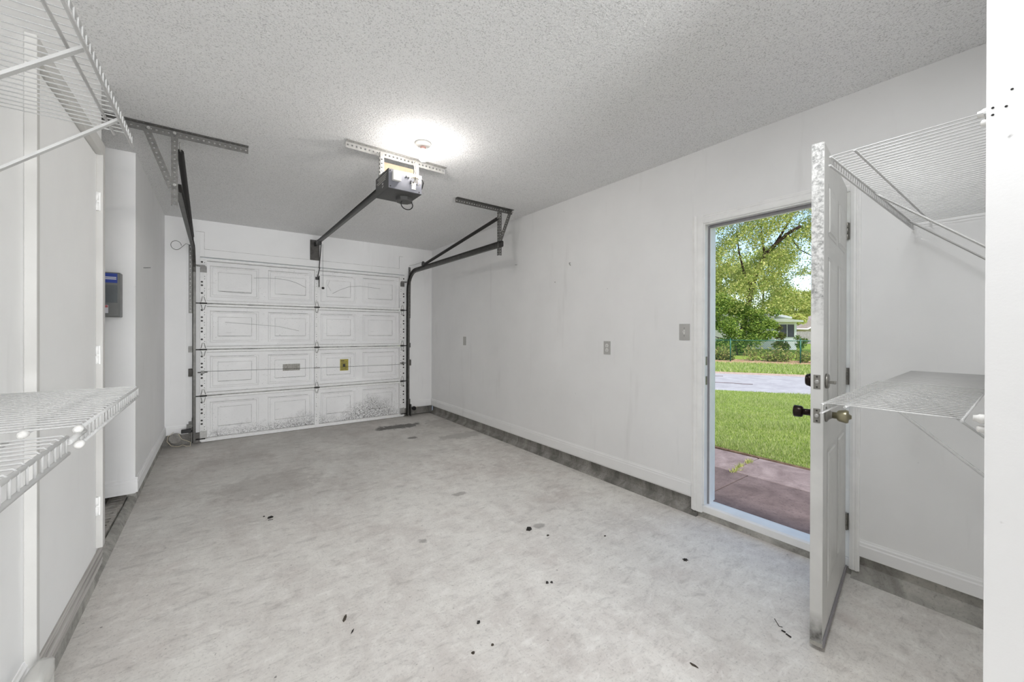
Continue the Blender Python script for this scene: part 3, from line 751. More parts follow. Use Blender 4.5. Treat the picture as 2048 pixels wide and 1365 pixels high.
# markings on the left side (flat print)
sd = MB()
for k in range(4):
    y0 = BY0 + .03 + .008 * k; sd.box(BX0 - .0006, BX0, y0, y0 + .19 - .03 * (k % 2), BZ1 - .024 - k * .012, BZ1 - .021 - k * .012)
for (y, z, h) in ((.10, .05, .012), (.115, .052, .01), (.095, .034, .008), (.112, .03, .010)): sd.box(BX0 - .0006, BX0, BY0 + y, BY0 + y + .008, BZ0 + z, BZ0 + z + h)
sd.build('side_print', 'print_white', op)
MB()._lathe(Vector((1.068, 2.752, BZ0)), Vector((0, 0, -1)), [(0, .062), (.018, .062), (.026, .055), (.026, .01)], 8, False).build('motor_cover', 'opener_dark', op)
# power cord
MB().tube([Vector((1.141, 2.6435, 2.3687)), Vector((1.1545, 2.6332, 2.3739)), Vector((1.1668, 2.6435, 2.3533)), Vector((1.1668, 2.6641, 2.3223)), Vector((1.1545, 2.6848, 2.2913))], .0042, 8).build('power_cord', 'black', op)
lp = [Vector((1.079 + .043 * cos(a), 2.726, 2.204 + .035 * sin(a))) for a in [2.6 + k * (2 * pi - .9) / 20 for k in range(21)]]
MB().tube(lp, .0036, 8).build('cord_loop', 'black', op)
# loose terminal wires
wm = MB()
for dx, top in ((0, .10), (.012, .105), (.022, .085)):
    wm.tube([(1.079 + dx, 2.588, 2.317), (1.069 + dx, 2.572, 2.363), (1.082 + dx, 2.587, 2.394), (1.10 + dx, 2.66, 2.40 + top)], .0018, 5)
wm.tube([(1.053, 2.59, 2.343), (1.084, 2.565, 2.358), (1.125, 2.585, 2.332), (1.11, 2.59, 2.302)], .0018, 5)
wm.build('loose_wires', 'cream', op)
cm = MB()
for k in range(3):
    cm.tube([Vector((1.02 + (.036 - .006 * k) * cos(a), 2.74 + .012 * k, 2.412 + .018 * sin(a) + .004 * k)) for a in [j * 2 * pi / 14 for j in range(15)]], .003, 6)
cm.build('wire_coil', 'twine', op)
# hanging hardware above the opener
for x in (0.905, 1.165):
    MB().angle((x, 2.80, H - .03), (x, 2.80, 2.386), (1, 0, 0), .034, (0, -1, 0), .034, pitch=.028, hr=.006).build('hanging_leg', 'galv_light', op)
MB().strip((0.90, 2.797, 2.425), (1.19, 2.797, 2.425), (0, 0, -1), .036, pitch=.028, hr=.006).build('cross_strap', 'galv_light', op)
MB().box(.93, 1.16, 2.802, 2.812, 2.43, 2.50).build('wood_block', 'joist', op, bevel=.002)
MB().box(.905, 1.16, 2.70, 2.82, BZ1, BZ1 + .010).build('mounting_plate', 'galv_light', op)
# rail
A = Vector((0.955, 2.866, 2.336)); B = Vector((1.052, 5.76, 2.470))
d = (B - A); mid = (A + B) / 2; dn = d.normalized(); sx = dn.cross(Vector((0, 0, 1))).normalized(); uz = sx.cross(dn)
MB().obox(mid, dn * (d.length / 2), sx * .014, uz * .021).build('rail', 'rail', op, bevel=.003)
MB().tube([A + uz * .012 + sx * -.020, B + uz * .012 + sx * -.020], .0032, 6).build('chain', 'black', op)
MB().obox(B - dn * .06 - uz * .004, dn * .05, sx * .022, uz * .026).build('rail_end_bracket', 'galv', op)
MB()._lathe(Vector((1.02, 5.80, 2.455)), Vector((1, 0, 0)), [(0, .03), (.006, .03), (.01, .022), (.014, .03), (.02, .03)], 18, True).build('end_pulley', 'blackmetal', op)
TR = B - dn * .16 - uz * .03
MB().obox(TR, dn * .04, sx * .018, uz * .016).build('trolley', 'blackmetal', op)
arm0 = Vector((1.075, 5.66, 2.43)); arm1 = Vector((1.068, 5.745, 2.13)); arm2 = Vector((1.052, 5.80, 2.02))
MB().obox((arm0 + arm1) / 2, (arm1 - arm0) / 2, Vector((.004, 0, 0)), Vector((0, .011, 0))).build('door_arm', 'blackmetal', op)
MB().obox((arm1 + arm2) / 2 + Vector((.006, 0, 0)), (arm2 - arm1) / 2 * 1.1, Vector((.004, 0, 0)), Vector((0, .011, 0))).obox(Vector((1.073, 5.77, 1.96)), Vector((0, 0, .075)), Vector((.004, 0, 0)), Vector((0, .009, 0))).build('door_arm', 'blackmetal', op)
MB().box(1.035, 1.080, 5.79, 5.824, 1.985, 2.02).build('arm_bracket', 'blackmetal', op)
MB().tube([(1.088, 5.63, 2.43), (1.095, 5.64, 1.87)], .0016, 5)._lathe(Vector((1.095, 5.64, 1.875)), Vector((0, 0, -1)), [(0, .006), (.006, .017), (.024, .017), (.03, .006)], 12, True).build('release_rope', 'blackmetal', op)
tag(MB().box(0.975, 1.088, YB - .020, YB - .001, 2.245, 2.515).build('header_plate', 'plate', origin=(1.03, YB - .02, 2.25), bevel=.002), 'dark rectangular steel plate on the wall over the garage door', 'plate')
# ceiling angle over the opener
oa = MB(); oa.angle((0.685, 2.815, H - .002), (1.430, 2.832, H - .002), (0, 0, -1), .042, (0, -1, 0), .038, pitch=.0286, hr=.006)
tag(oa.build('ceiling_angle', 'galv_light', origin=(1.06, 2.82, H)), 'perforated steel angle bolted to the ceiling over the door opener', 'bracket')

# bare bulb
lb = thing('ceiling_lamp', 'bare lit bulb in a round white porcelain ceiling socket', 'lamp', (1.118, 2.538, H))
MB()._lathe(Vector((1.118, 2.538, H)), Vector((0, 0, -1)), [(-.004, .055), (.004, .056), (.016, .050), (.022, .030), (.026, .028)], 28, True).build('socket', 'porcelain', lb)
MB()._lathe(Vector((1.118, 2.538, H - .026)), Vector((0, 0, -1)), [(0, .019), (.016, .018)], 20, True).build('bulb_collar', 'collar', lb)
MB()._lathe(Vector((1.118, 2.538, H - .042)), Vector((0, 0, -1)), [(.0445, .0295), (.058, .0295), (.070, .025), (.079, .016), (.083, .004)], 24, True).build('bulb', 'bulb', lb)
MB()._lathe(Vector((1.118, 2.538, H - .042)), Vector((0, 0, -1)), [(0, .016), (.014, .018), (.030, .025), (.0444, .0294)], 24, True).build('bulb_neck', 'bulb_neck', lb)

# ------------------------------------------------------------------ wire shelves
def wire_shelf(label, axis, a0, a1, back, front, z, lip=.030, dz=0.0, mid=.055, group=None, spacing=.0254, side_lip=None):
    """axis='y': rails run along y, wires along x.  axis='x': rails run along x, wires along y."""
    def P(along, across, zz): return (across, along, zz) if axis == 'y' else (along, across, zz)
    t = thing('wire_shelf', label, 'shelf', P((a0 + a1) / 2, back, z))
    s = 1 if front > back else -1
    L = abs(a1 - a0)
    def zz(a): return z + dz * (a - a0) / (a1 - a0)
    # cross wire, bent down over the front lip, mesh shared
    w = MB()
    q = [(0, 0, 0), (front - back - s * .004, 0, 0), (front - back, 0, -.005), (front - back, 0, -lip)]
    if axis == 'x': q = [(y, x, zc) for x, y, zc in q]
    w.tube(q, .0016, 5)
    me = mesh_of(w, 'cross_wire', 'shelf')
    n = int(L / spacing)
    for i in range(n + 1):
        a = a0 + (a1 - a0) * i / n
        piece('cross_wire', me, '', t, P(a, back, zz(a)))
    def rail(nm, across, dzz, r=.0032, ext=.012):
        MB().tube([P(a0 - ext * (1 if a1 > a0 else -1), across, zz(a0) + dzz), P(a1 + ext * (1 if a1 > a0 else -1), across, zz(a1) + dzz)], r, 8).build(nm, 'shelf', t)
    rail('front_rail', front - s * .002, -.005); rail('lip_rail', front - s * .0005, -lip)
    rail('middle_rail', front - s * mid, -.005); rail('back_rail', back, -.004)
    return t
def brace(t, axis, a, front, wall, z, drop, w=.012):
    def P(along, across, zz): return (across, along, zz) if axis == 'y' else (along, across, zz)
    p0, p1 = Vector(P(a, front, z - .008)), Vector(P(a, wall, z - drop))
    d = (p1 - p0); al = Vector(P(1, 0, 0)); nr = al.cross(d).normalized()
    MB().obox((p0 + p1) / 2, d / 2, al * w / 2, nr * w * .22).obox((p0 + p1) / 2 + al * (w / 2 - .001) + nr * w * .3, d / 2, al * .001, nr * w * .25).build('brace', 'shelf', t)
def clips(t, axis, alongs, wall, z, s):
    def P(along, across, zz): return (across, along, zz) if axis == 'y' else (along, across, zz)
    for a in alongs:
        m = MB()
        m.lathe(P(a, wall, z + .004), P(0, s, 0), [(0, .011), (.010, .011), (.014, .008), (.020, .007)], 10)
        m.lathe(P(a, wall, z - .020), P(0, s, 0), [(0, .008), (.012, .008), (.015, .005)], 10)
        m.build('wall_clip', 'white_plastic', t)
# left upper
s = wire_shelf('white wire shelf high on the left wall near the ceiling', 'y', 0.28, 1.475, XL + .006, -0.190, 1.83, mid=.036)
brace(s, 'y', 1.05, -0.193, XL, 1.83, .275); brace(s, 'y', 1.358, -0.193, XL, 1.83, .275); brace(s, 'y', 0.55, -0.193, XL, 1.83, .275)
clips(s, 'y', (0.4, .85, 1.3), XL, 1.83, 1)
# left lower: far and near lengths joined by a rod
s = wire_shelf('lower white wire shelf on the left wall, far length reaching the closet door', 'y', 0.965, 1.545, XL + .006, -0.186, 1.14, mid=.062)
brace(s, 'y', 1.40, -0.189, XL, 1.14, .0275) if False else None
MB().tube([(-0.1865, .898, 1.127), (-0.1865, .985, 1.127)], .0046, 10).build('joining_rod', 'shelf', s)
clips(s, 'y', (1.05, 1.3, 1.5), XL, 1.14, 1)
for y in (.952,):
    for x, z in ((-.188, 1.135), (-.1865, 1.110), (-.248, 1.135)):
        em = MB(); em._lathe(Vector((x, y, z)), Vector((0, 1, 0)), [(0, .003), (.003, .0062), (.014, .0062), (.018, .004)], 10, True)
        em.build('end_cap', 'white_plastic', s)
s = wire_shelf('lower white wire shelf on the left wall, near length at the left edge', 'y', 0.30, 0.885, XL + .006, -0.186, 1.14, mid=.062)
clips(s, 'y', (.4, .7), XL, 1.14, 1)
# right upper
YW = 0.0855
s = wire_shelf('white wire shelf high on the right behind the open door', 'x', 1.485, 2.705, YW + .006, 0.392, 1.832, mid=.058)
brace(s, 'x', 1.985, .388, YW, 1.832, .285, .010); brace(s, 'x', 2.60, .388, YW, 1.832, .285, .010)
clips(s, 'x', (1.50, 2.0, 2.6), YW, 1.832, 1)
# right lower: two overlapping lengths
s = wire_shelf('lower white wire shelf on the right, near length in front of the door knob', 'x', 1.415, 2.02, YW + .035, 0.392, 1.096, dz=.019, mid=.055)
brace(s, 'x', 1.90, .388, YW, 1.108, .275, .013)
clips(s, 'x', (1.44,), YW, 1.094, 1)
s = wire_shelf('lower white wire shelf on the right, far length against the right wall', 'x', 2.04, 2.705, YW + .006, 0.400, 1.101, dz=.013, mid=.055)
brace(s, 'x', 2.43, .396, YW, 1.11, .275, .012)
clips(s, 'x', (2.2, 2.6), YW, 1.108, 1)

# ------------------------------------------------------------------ closet door on the left
cd = thing('door_3', 'flat white closet door with painted hinges on the left wall', 'door', (XL, 2.3, 0.2), kind='structure')
MB().box(XL - .001, XL + .004, 1.928, 2.786, 0.204, 2.165).build('door_leaf', 'trim', cd, bevel=.001)
FX = -0.462
MB().box(XL, FX, 1.90, 1.926, 0.0, 2.232).box(XL, FX, 2.788, 2.835, .222, 2.232).box(XL, FX, 1.9261, 2.7879, 2.168, 2.232).build('door_frame', 'shaded_trim', cd, bevel=.002)
for z in (1.935, 1.178, 0.432):
    MB().box(XL + .006, XL + .008 + .012, 2.782, 2.788, z - .045, z + .045).tube([(XL + .009, 2.781, z - .045), (XL + .009, 2.781, z - .004)], .0055, 8).tube([(XL + .009, 2.781, z + .004), (XL + .009, 2.781, z + .045)], .0055, 8).build('hinge', 'frame', cd)
blk = MB(); bb = bmesh.new(); bmesh.ops.create_icosphere(bb, subdivisions=3, radius=1)
for v in bb.verts:
    n = v.co.normalized(); k = 1 / max(abs(n.x), abs(n.y), abs(n.z)) ** .6
    v.co = Vector((n.x * .024 * k, n.y * .075 * k, n.z * .036 * k)) * (1 + .06 * sin(7 * n.x + 5 * n.y))
blk.add([v.co + Vector((-.437, 1.80, .245)) for v in bb.verts], [[v.index for v in f.verts] for f in bb.faces], True)
blk.box(-.462, -.415, 1.745, 1.855, 0, .24)
tag(blk.build('plaster_block', 'porcelain', origin=(-.44, 1.8, 0)), 'rounded whitish plaster-topped block at the foot of the closet door frame', 'block')

# electrical panel in the recess
ep = thing('electrical_panel', 'small grey electrical panel with a blue label in the left recess', 'electrical panel', (-0.66, 3.93, 1.38))
PX0, PX1, PY, PZ0, PZ1 = -0.80, -0.552, 3.835, 1.392, 1.700
MB().box(PX0, PX1, PY, 3.93, PZ0, PZ1).build('enclosure', 'panel_grey', ep, bevel=.004)
MB().box(PX0 + .01, PX1 - .004, PY - .006, PY - .0005, PZ0 + .006, PZ1 - .006).build('cover', 'panel_grey', ep, bevel=.003)
rcs = MB().box(PX0 + .04, PX1 - .0125, PY - .0085, PY - .0062, PZ0 + .098, PZ0 + .220).build('breaker_recess', 'panel_dark', ep, bevel=.002)
for k in range(7):
    MB().box(PX0 + .052 + k * .028, PX0 + .068 + k * .028, PY - .014, PY - .0086, PZ0 + .105, PZ0 + .165).build('breaker', 'panel_dark', rcs)
bl = MB().box(PX0 + .03, PX1 - .0125, PY - .0078, PY - .0062, PZ0 + .235, PZ0 + .300).build('blue_label', 'blue', ep, label='blue label with two white bars')
MB().box(-.625, -.5695, PY - .0086, PY - .0079, PZ0 + .258, PZ0 + .265).box(-.625, -.5695, PY - .0086, PY - .0079, PZ0 + .269, PZ0 + .276).build('label_bar', 'label_white', bl)
lb2 = MB().box(PX0 + .07, -.609, PY - .0078, PY - .0062, PZ0 + .026, PZ0 + .082).build('warning_label', 'label_white', ep, label='small white label with a red heading')
MB().box(PX0 + .072, -.611, PY - .0086, PY - .0079, PZ0 + .064, PZ0 + .080).build('label_heading', 'label_red', lb2)
m = MB()._lathe(Vector((-0.72, 3.60, 2.25)), Vector((0, 0, 1)), [(-.0, .06), (.03, .105), (.333, .105)], 28, True)
tag(m.build('duct_pipe', 'duct', origin=(-.72, 3.6, 2.3)), 'grey round duct pipe behind the closet wall near the ceiling', 'pipe')
m = MB().tube([(-0.70, 3.90, 1.37), (-0.655, 3.88, 1.30), (-0.638, 3.87, 1.22), (-0.65, 3.88, 1.14), (-0.70, 3.91, 1.06)], .007, 8)
tag(m.build('black_cable', 'black', origin=(-.7, 3.9, 1.1)), 'black cable curving below the grey electrical panel', 'cable')

# ------------------------------------------------------------------ entry door, frame and hardware
en = thing('door_1', 'open white side entry door with knob and deadbolt', 'door', (2.724, 0.646, 0.04), kind='structure')
TH = R(98.0)                                   # opening angle
PV = Vector((2.722, 0.646, 0))
# closed leaf local axes: length L along +Y, thickness T along +X
def rot2(v):
    # rotate about z by TH so +Y -> -X
    return Vector((v[0] * cos(TH) - v[1] * sin(TH), v[0] * sin(TH) + v[1] * cos(TH), v[2]))
def D(t, l, z): return PV + rot2((t, l, 0)) + Vector((0, 0, z))
LT, LL, Z0, Z1 = .042, .762, .036, 2.072
def dbox(m, t0, t1, l0, l1, z0, z1):
    c = D((t0 + t1) / 2, (l0 + l1) / 2, (z0 + z1) / 2)
    return m.obox(c, rot2(((t1 - t0) / 2, 0, 0)), rot2((0, (l1 - l0) / 2, 0)), Vector((0, 0, (z1 - z0) / 2)))
leaf = dbox(MB(), .0, LT, 0.018, LL, Z0, Z1).build('door_leaf', 'door_face', en)
dbox(MB(), .001, LT - .001, LL + .0002, LL + .002, Z0, Z1).build('door_edge', 'door_edge', leaf, label='weathered speckled narrow edge of the door')
# six raised panels on both faces
def raised(t, sg, l0, l1, z0, z1):
    m = MB(); prev = None
    for ins, dp in ((0, 0), (.012, -.003), (.020, .004), (.045, .004), (.060, .007)):
        q = [D(t - sg * dp * -1 * -1, l, z) for l, z in ((l0 + ins, z0 + ins), (l1 - ins, z0 + ins), (l1 - ins, z1 - ins), (l0 + ins, z1 - ins))]
        if prev: m.add(prev + q, [(0, 1, 5, 4), (1, 2, 6, 5), (2, 3, 7, 6), (3, 0, 4, 7)])
        prev = q
    m.add(prev, [(0, 1, 2, 3)])
    m.build('raised_panel', 'door_face', leaf)
for l0, l1 in ((.11, .345), (.42, .655)):
    for z0, z1 in ((.22, .80), (.95, 1.62), (1.71, 1.93)):
        raised(-.0006, 1, l0, l1, z0, z1); raised(LT + .0006, -1, l0, l1, z0, z1)
dbox(MB(), .0, LT, 0.0, LL, .018, Z0 - .0005).build('door_sweep', 'stem', leaf)
dbox(MB(), -.006, -.0005, 0.01, LL, .022, .050).build('sweep_flange', 'grey_rubber', leaf)
# latch plates
def latch(z, h, nm, boltd):
    m = dbox(MB(), .0095, .0325, LL + .0021, LL + .0036, z - h / 2, z + h / 2); p = m.build(nm, 'nickel', en, bevel=.0005)
    b = MB(); c = D(.021, LL + .0036, z); d_ = rot2((0, 1, 0))
    b._lathe(c, d_, [(0, .0085), (boltd, .0085), (boltd, .003)], 14, True); b.build('bolt', 'galv_light', p)
    q = MB()
    for dz in (-h * .36, h * .36): q._lathe(D(.021, LL + .0036, z + dz), d_, [(0, .0036), (.0012, .003)], 8, False)
    q.build('screw', 'print_black', p)
latch(1.098, .058, 'deadbolt_plate', .001); latch(.960, .058, 'latch_plate', .008)
inn = rot2((-1, 0, 0)); out = rot2((1, 0, 0))
LK = LL - .060
# interior knob (brass) and exterior knob (bronze)
k = MB()._lathe(D(0, LK, .960), inn, [(0, .031), (.005, .031), (.012, .020), (.022, .013), (.030, .012)], 24, True).build('knob_rose', 'nickel', en)
k = MB()._lathe(D(0, LK, .960), inn, [(.022, .013), (.036, .0135), (.038, .019), (.044, .023), (.066, .027), (.072, .025), (.074, .012), (.082, .007)], 24, True).build('interior_knob', 'brass', en, label='antique brass knob')
k = MB()._lathe(D(LT, LK, .960), out, [(0, .030), (.006, .030), (.010, .014), (.034, .013), (.036, .021), (.040, .0235), (.064, .0255), (.068, .022)], 24, True).build('exterior_knob', 'bronze', en, label='dark bronze knob')
k = MB()._lathe(D(0, LK, 1.098), inn, [(0, .031), (.008, .031), (.011, .027)], 24, True).build('deadbolt_rose', 'nickel', en)
m = MB(); c = D(-.020, LK, 1.094); m.obox(c, inn * .010, rot2((0, 1, 0)) * .004, Vector((0, 0, .006))); m.obox(D(-.03, LK, 1.094), inn * .004, rot2((0, 1, 0)) * .012, Vector((0, 0, .006)))
m.build('thumb_turn', 'nickel', en, bevel=.001)
MB()._lathe(D(LT, LK, 1.098), out, [(0, .031), (.022, .024), (.026, .020)], 24, True).build('deadbolt_cylinder', 'bronze', en)
# hinges
for z in (1.845, 1.065, .283):
    h = MB()
    for a, b in ((-.045, -.018), (-.015, .015), (.018, .045)): h.tube([(2.714, .644, z + a), (2.714, .644, z + b)], .0066, 10)
    h.box(2.7215, 2.7255, .634, .657, z - .045, z + .045)
    dbox(h, .002, .030, .0145, .0178, z - .045, z + .045)
    h.build('hinge', 'nickel', en, bevel=.0005)

fr = thing('door_frame', 'white moulded frame around the open side entry door', 'door frame', (2.75, 1.04, 0.04), kind='structure')
def casing(pts, horizontal=False):
    pass
# casing profiles
def cas_v(y0, y1, z0, z1, flip):      # vertical casing on the room face
    w = y1 - y0
    pr = [(XR, y0), (XR - .010, y0), (XR - .012, y0 + .12 * w), (XR - .018, y0 + .22 * w), (XR - .018, y0 + .34 * w), (XR - .014, y0 + .42 * w), (XR - .017, y0 + .6 * w), (XR - .014, y0 + .9 * w), (XR - .010, y1), (XR, y1)]
    if flip: pr = [(x, y0 + y1 - y) for x, y in pr][::-1]
    return MB().prism(pr, 'z', z0, z1)
cas_v(1.437, 1.515, .036, 2.12, True).build('casing_side', 'frame', fr)
cas_v(.589, .633, .036, 2.12, False).build('casing_side', 'frame', fr)
w_ = .062; z0c = 2.058
pr = [(XR, z0c), (XR - .010, z0c), (XR - .014, z0c + .1 * w_), (XR - .017, z0c + .4 * w_), (XR - .014, z0c + .58 * w_), (XR - .018, z0c + .66 * w_), (XR - .018, z0c + .78 * w_), (XR - .012, z0c + .88 * w_), (XR - .010, z0c + w_), (XR, z0c + w_)]
m = MB(); n = len(pr)
m.add([(x, .633, z) for x, z in pr] + [(x, 1.437, z) for x, z in pr], [tuple(range(n)), tuple(range(2 * n - 1, n - 1, -1))] + [(k_, n + k_, n + (k_ + 1) % n, (k_ + 1) % n) for k_ in range(n)])
m.build('casing_head', 'frame', fr)
MB().box(XR - .002, XR + .148, 1.426, 1.4459, .09, 2.058).build('jamb', 'frame', fr, bevel=.001)
MB().box(XR - .002, XR + .148, .6351, .6550, .09, 2.058).build('jamb', 'frame', fr, bevel=.001)
MB().box(XR - .002, XR + .148, .6551, 1.4259, 2.050, 2.0719).build('head_jamb', 'frame', fr, bevel=.001)
MB().box(XR + .048, XR + .10, 1.412, 1.4259, .09, 2.05).build('door_stop', 'frame', fr, bevel=.001)
MB().box(XR + .048, XR + .10, .6551, .668, .09, 2.05).build('door_stop', 'frame', fr, bevel=.001)
MB().box(XR + .048, XR + .10, .6681, 1.4119, 2.036, 2.0499).build('door_stop', 'frame', fr, bevel=.001)
MB().box(XR + .040, XR + .0479, 1.416, 1.4258, .09, 2.04).box(XR + .040, XR + .0479, .6552, 1.4159, 2.030, 2.0498).build('weatherstrip', 'grey_rubber', fr)
for z in (1.098, .960):
    MB().box(XR + .012, XR + .034, 1.4245, 1.4259, z - .030, z + .030).build('strike_plate', 'nickel', fr, bevel=.0003)
th = MB().prism([(XR - .002, .040), (XR - .002, .082), (XR + .012, .090), (XR + .10, .090), (XR + .20, .055), (XR + .20, .0)], 'y', .6352, 1.4458)
th.build('threshold', 'frame', fr, bevel=.002)
struct('threshold_base', MB().box(XR + .0, XR + .17, .62, 1.47, -.1, .0398), 'stem', 'grey concrete step under the door threshold', 'threshold')

# ------------------------------------------------------------------ outlets, switch, nails
def plate(y, z, w, h, label, kind):
    t = thing({'o': 'power_outlet', 's': 'light_switch', 'b': 'blank_plate'}[kind], label, {'o': 'outlet', 's': 'switch', 'b': 'wall plate'}[kind], (XR, y, z))
    MB().box(XR - .006, XR, y - w / 2, y + w / 2, z - h / 2, z + h / 2).build('cover_plate', 'plate_grey', t, bevel=.0018)
    if kind == 'o':
        for dz in (.020, -.020):
            MB()._lathe(Vector((XR - .006, y, z + dz)), Vector((-1, 0, 0)), [(0, .0165), (.0018, .016)], 18, False).build('socket', 'white_plastic', t)
            MB().box(XR - .0086, XR - .0078, y + .005, y + .007, z + dz - .004, z + dz + .006).box(XR - .0086, XR - .0078, y - .007, y - .005, z + dz - .004, z + dz + .006).box(XR - .0086, XR - .0078, y - .0025, y + .0025, z + dz - .012, z + dz - .008).build('slot', 'print_black', t)
    if kind == 's':
        MB().box(XR - .008, XR - .006, y - .006, y + .006, z - .014, z + .014).build('toggle_surround', 'white_plastic', t)
        MB().obox((XR - .014, y, z + .004), Vector((.008, 0, .003)), Vector((0, .0035, 0)), Vector((-.001, 0, .004))).build('toggle', 'white_plastic', t)
        MB()._lathe(Vector((XR - .006, y, z + .028)), Vector((-1, 0, 0)), [(0, .003), (.001, .003)], 8, False)._lathe(Vector((XR - .006, y, z - .028)), Vector((-1, 0, 0)), [(0, .003), (.001, .003)], 8, False).build('screw', 'print_black', t)
plate(2.290, 1.160, .072, .116, 'grey two-socket power outlet midway along the right wall', 'o')
plate(1.575, 1.300, .080, .118, 'grey light switch plate beside the side entry door frame', 's')
plate(4.787, 1.168, .072, .118, 'grey blank cover plate far down the right wall', 'b')
def nail(name, pts, r, label, cat='nail'):
    tag(MB().tube(pts, r, 6).build(name, 'blackmetal', origin=pts[0]), label, cat)
nail('nail', [(XR + .002, 3.60, 2.06), (XR - .045, 3.575, 2.052)], .0022, 'bent nail high on the right wall under the hanger shadow')
nail('hook', [(XR + .002, 2.745, 1.965), (XR - .02, 2.742, 1.962), (XR - .022, 2.735, 1.945), (XR - .01, 2.732, 1.938)], .0024, 'small dark hook high on the right wall above the outlet', 'hook')
nail('nail', [(-0.487, 4.3, 1.80), (-0.44, 4.28, 1.803)], .0022, 'dark nail high on the far left wall')
nail('nail', [(XR + .001, 2.96, 1.80), (XR - .006, 2.96, 1.80)], .003, 'tiny dark nail head below the hook on the right wall')
nail('nail', [(XR + .001, 1.475, .965), (XR - .016, 1.475, .965)], .003, 'tiny nail low beside the side door frame') if False else None
# drywall screws on the partition end
for i, (y, z) in enumerate(((.076, 1.791), (.057, 1.802), (.049, 1.836), (.076, 1.807))):
    m = MB()._lathe(Vector((1.40, y, z)), Vector((-1, 0, 0)), [(0, .0026), (.001, .0022)], 8, False)
    tag(m.build('screw', 'blackmetal', origin=(1.4, y, z)), ['lowest dark screw of four on the white wall corner at the right edge', 'second dark screw from the wall corner at the right edge', 'topmost dark screw at the right edge of the picture', 'dark screw nearest the wall corner at the right edge'][i], 'screw', 'screws on the partition end')

# ------------------------------------------------------------------ debris on the floor
def chip(name, x, y, pts, h, mat, label, rot=0, cat='debris'):
    m = MB(); n = len(pts)
    P2 = [(x + a * cos(rot) - b * sin(rot), y + a * sin(rot) + b * cos(rot)) for a, b in pts]
    zt = [h * (0.7 + .6 * random.random()) for _ in pts]
    vs = [(a, b, .0) for a, b in P2] + [(x + (a - x) * .8, y + (b - y) * .8, .0005 + z) for (a, b), z in zip(P2, zt)]
    m.add(vs, [tuple(range(n - 1, -1, -1)), tuple(range(n, 2 * n))] + [(k, (k + 1) % n, n + (k + 1) % n, n + k) for k in range(n)])
    tag(m.build(name, mat, origin=(x, y, 0)), label, cat)
def blob(n, rx, ry): return [(rx * cos(2 * pi * k / n) * random.uniform(.7, 1.15), ry * sin(2 * pi * k / n) * random.uniform(.7, 1.15)) for k in range(n)]
def fl(px, py):
    u = (px - 1024) / F_PX * RT - (py - CY) / F_PX * UP + FWD
    k = -1.3 / u.z; return u.x * k, u.y * k
x, y = fl(1058, 1060); chip('dirt_clump', x, y, blob(12, .022, .018), .012, 'dark_dirt', 'dark clump of dirt in the middle of the floor')
x, y = fl(1096, 1072); chip('dirt_clump', x, y, blob(9, .010, .007), .004, 'wood_dirt', 'small brown speck just right of the dark middle clump')
x, y = fl(1094, 1167); chip('dirt_clump', x, y, blob(9, .008, .008), .006, 'dark_dirt', 'left dot of the short dark row on the mid floor')
x, y = fl(1103, 1166); chip('dirt_clump', x, y, blob(9, .009, .008), .005, 'dark_dirt', 'right dot of the short dark row on the mid floor')
x, y = fl(1371, 1121); chip('dead_leaf', x, y, [(.018, 0), (.008, .005), (.012, .014), (.001, .008), (-.008, .016), (-.007, .004), (-.018, .002), (-.008, -.005), (-.010, -.014), (0, -.007), (.009, -.013), (.008, -.004)], .005, 'dark_dirt', 'small dark crumpled leaf on the floor inside the side door', cat='leaf')
x, y = fl(957, 1247); chip('pebble', x, y, blob(12, .008, .007), .007, 'dark_dirt', 'black oval pebble on the near floor')
x, y = fl(690, 1238); chip('dead_leaf', x, y, [(.026, 0), (.010, .007), (-.012, .008), (-.024, 0), (-.010, -.006), (.012, -.005)], .004, 'wood_dirt', 'larger slender dead leaf on the near left floor', rot=R(62), cat='leaf')
x, y = fl(705, 1264); chip('dead_leaf', x, y, [(.016, 0), (.0, .003), (-.016, 0), (0, -.003)], .003, 'dark_dirt', 'thin dead leaf sliver below the larger slender leaf', rot=R(50), cat='leaf')
x, y = fl(1388, 1333); chip('dead_leaf', x, y, [(.018, 0), (.004, .006), (-.018, .003), (-.006, -.004)], .004, 'wood_dirt', 'thin dead leaf at the bottom edge of the floor', rot=R(-80), cat='leaf')
x, y = fl(541, 1036); chip('dirt_clump', x, y, blob(10, .018, .016), .006, 'dark_dirt', 'dark crumb on the left part of the floor')
x, y = fl(528, 1034); chip('dirt_clump', x, y, blob(8, .007, .006), .004, 'dark_dirt', 'tiny crumb just left of the dark crumb at left')
x, y = fl(985, 1291); chip('dirt_clump', x, y, blob(9, .007, .006), .003, 'wood_dirt', 'brown speck on the floor near the bottom middle')
x, y = fl(946, 1307); chip('dirt_clump', x, y, blob(10, .008, .007), .003, 'wood_dirt', 'brown smear of dirt below the black pebble')
x, y = fl(1210, 1073); chip('dirt_clump', x, y, blob(9, .008, .006), .003, 'wood_dirt', 'faint brown speck on the floor toward the side door')
def twig(p, r, label):
    pts = [(*fl(*q), r + .0005) for q in p]
    tag(MB().tube(pts, r, 5).build('twig', 'dark_dirt', origin=pts[0]), label, 'twig')
twig([(1549, 1239), (1558, 1254), (1565, 1256)], .0014, 'thin bent dark twig on the floor left of the open door')
twig([(1563, 1263), (1571, 1267)], .003, 'short dark twig piece between two twigs by the open door')
twig([(1572, 1270), (1582, 1277)], .003, 'thick short dark twig nearest the open door')
twig([(536, 1042), (546, 1040)], .002, 'tiny dark splinter beside the crumb at left')

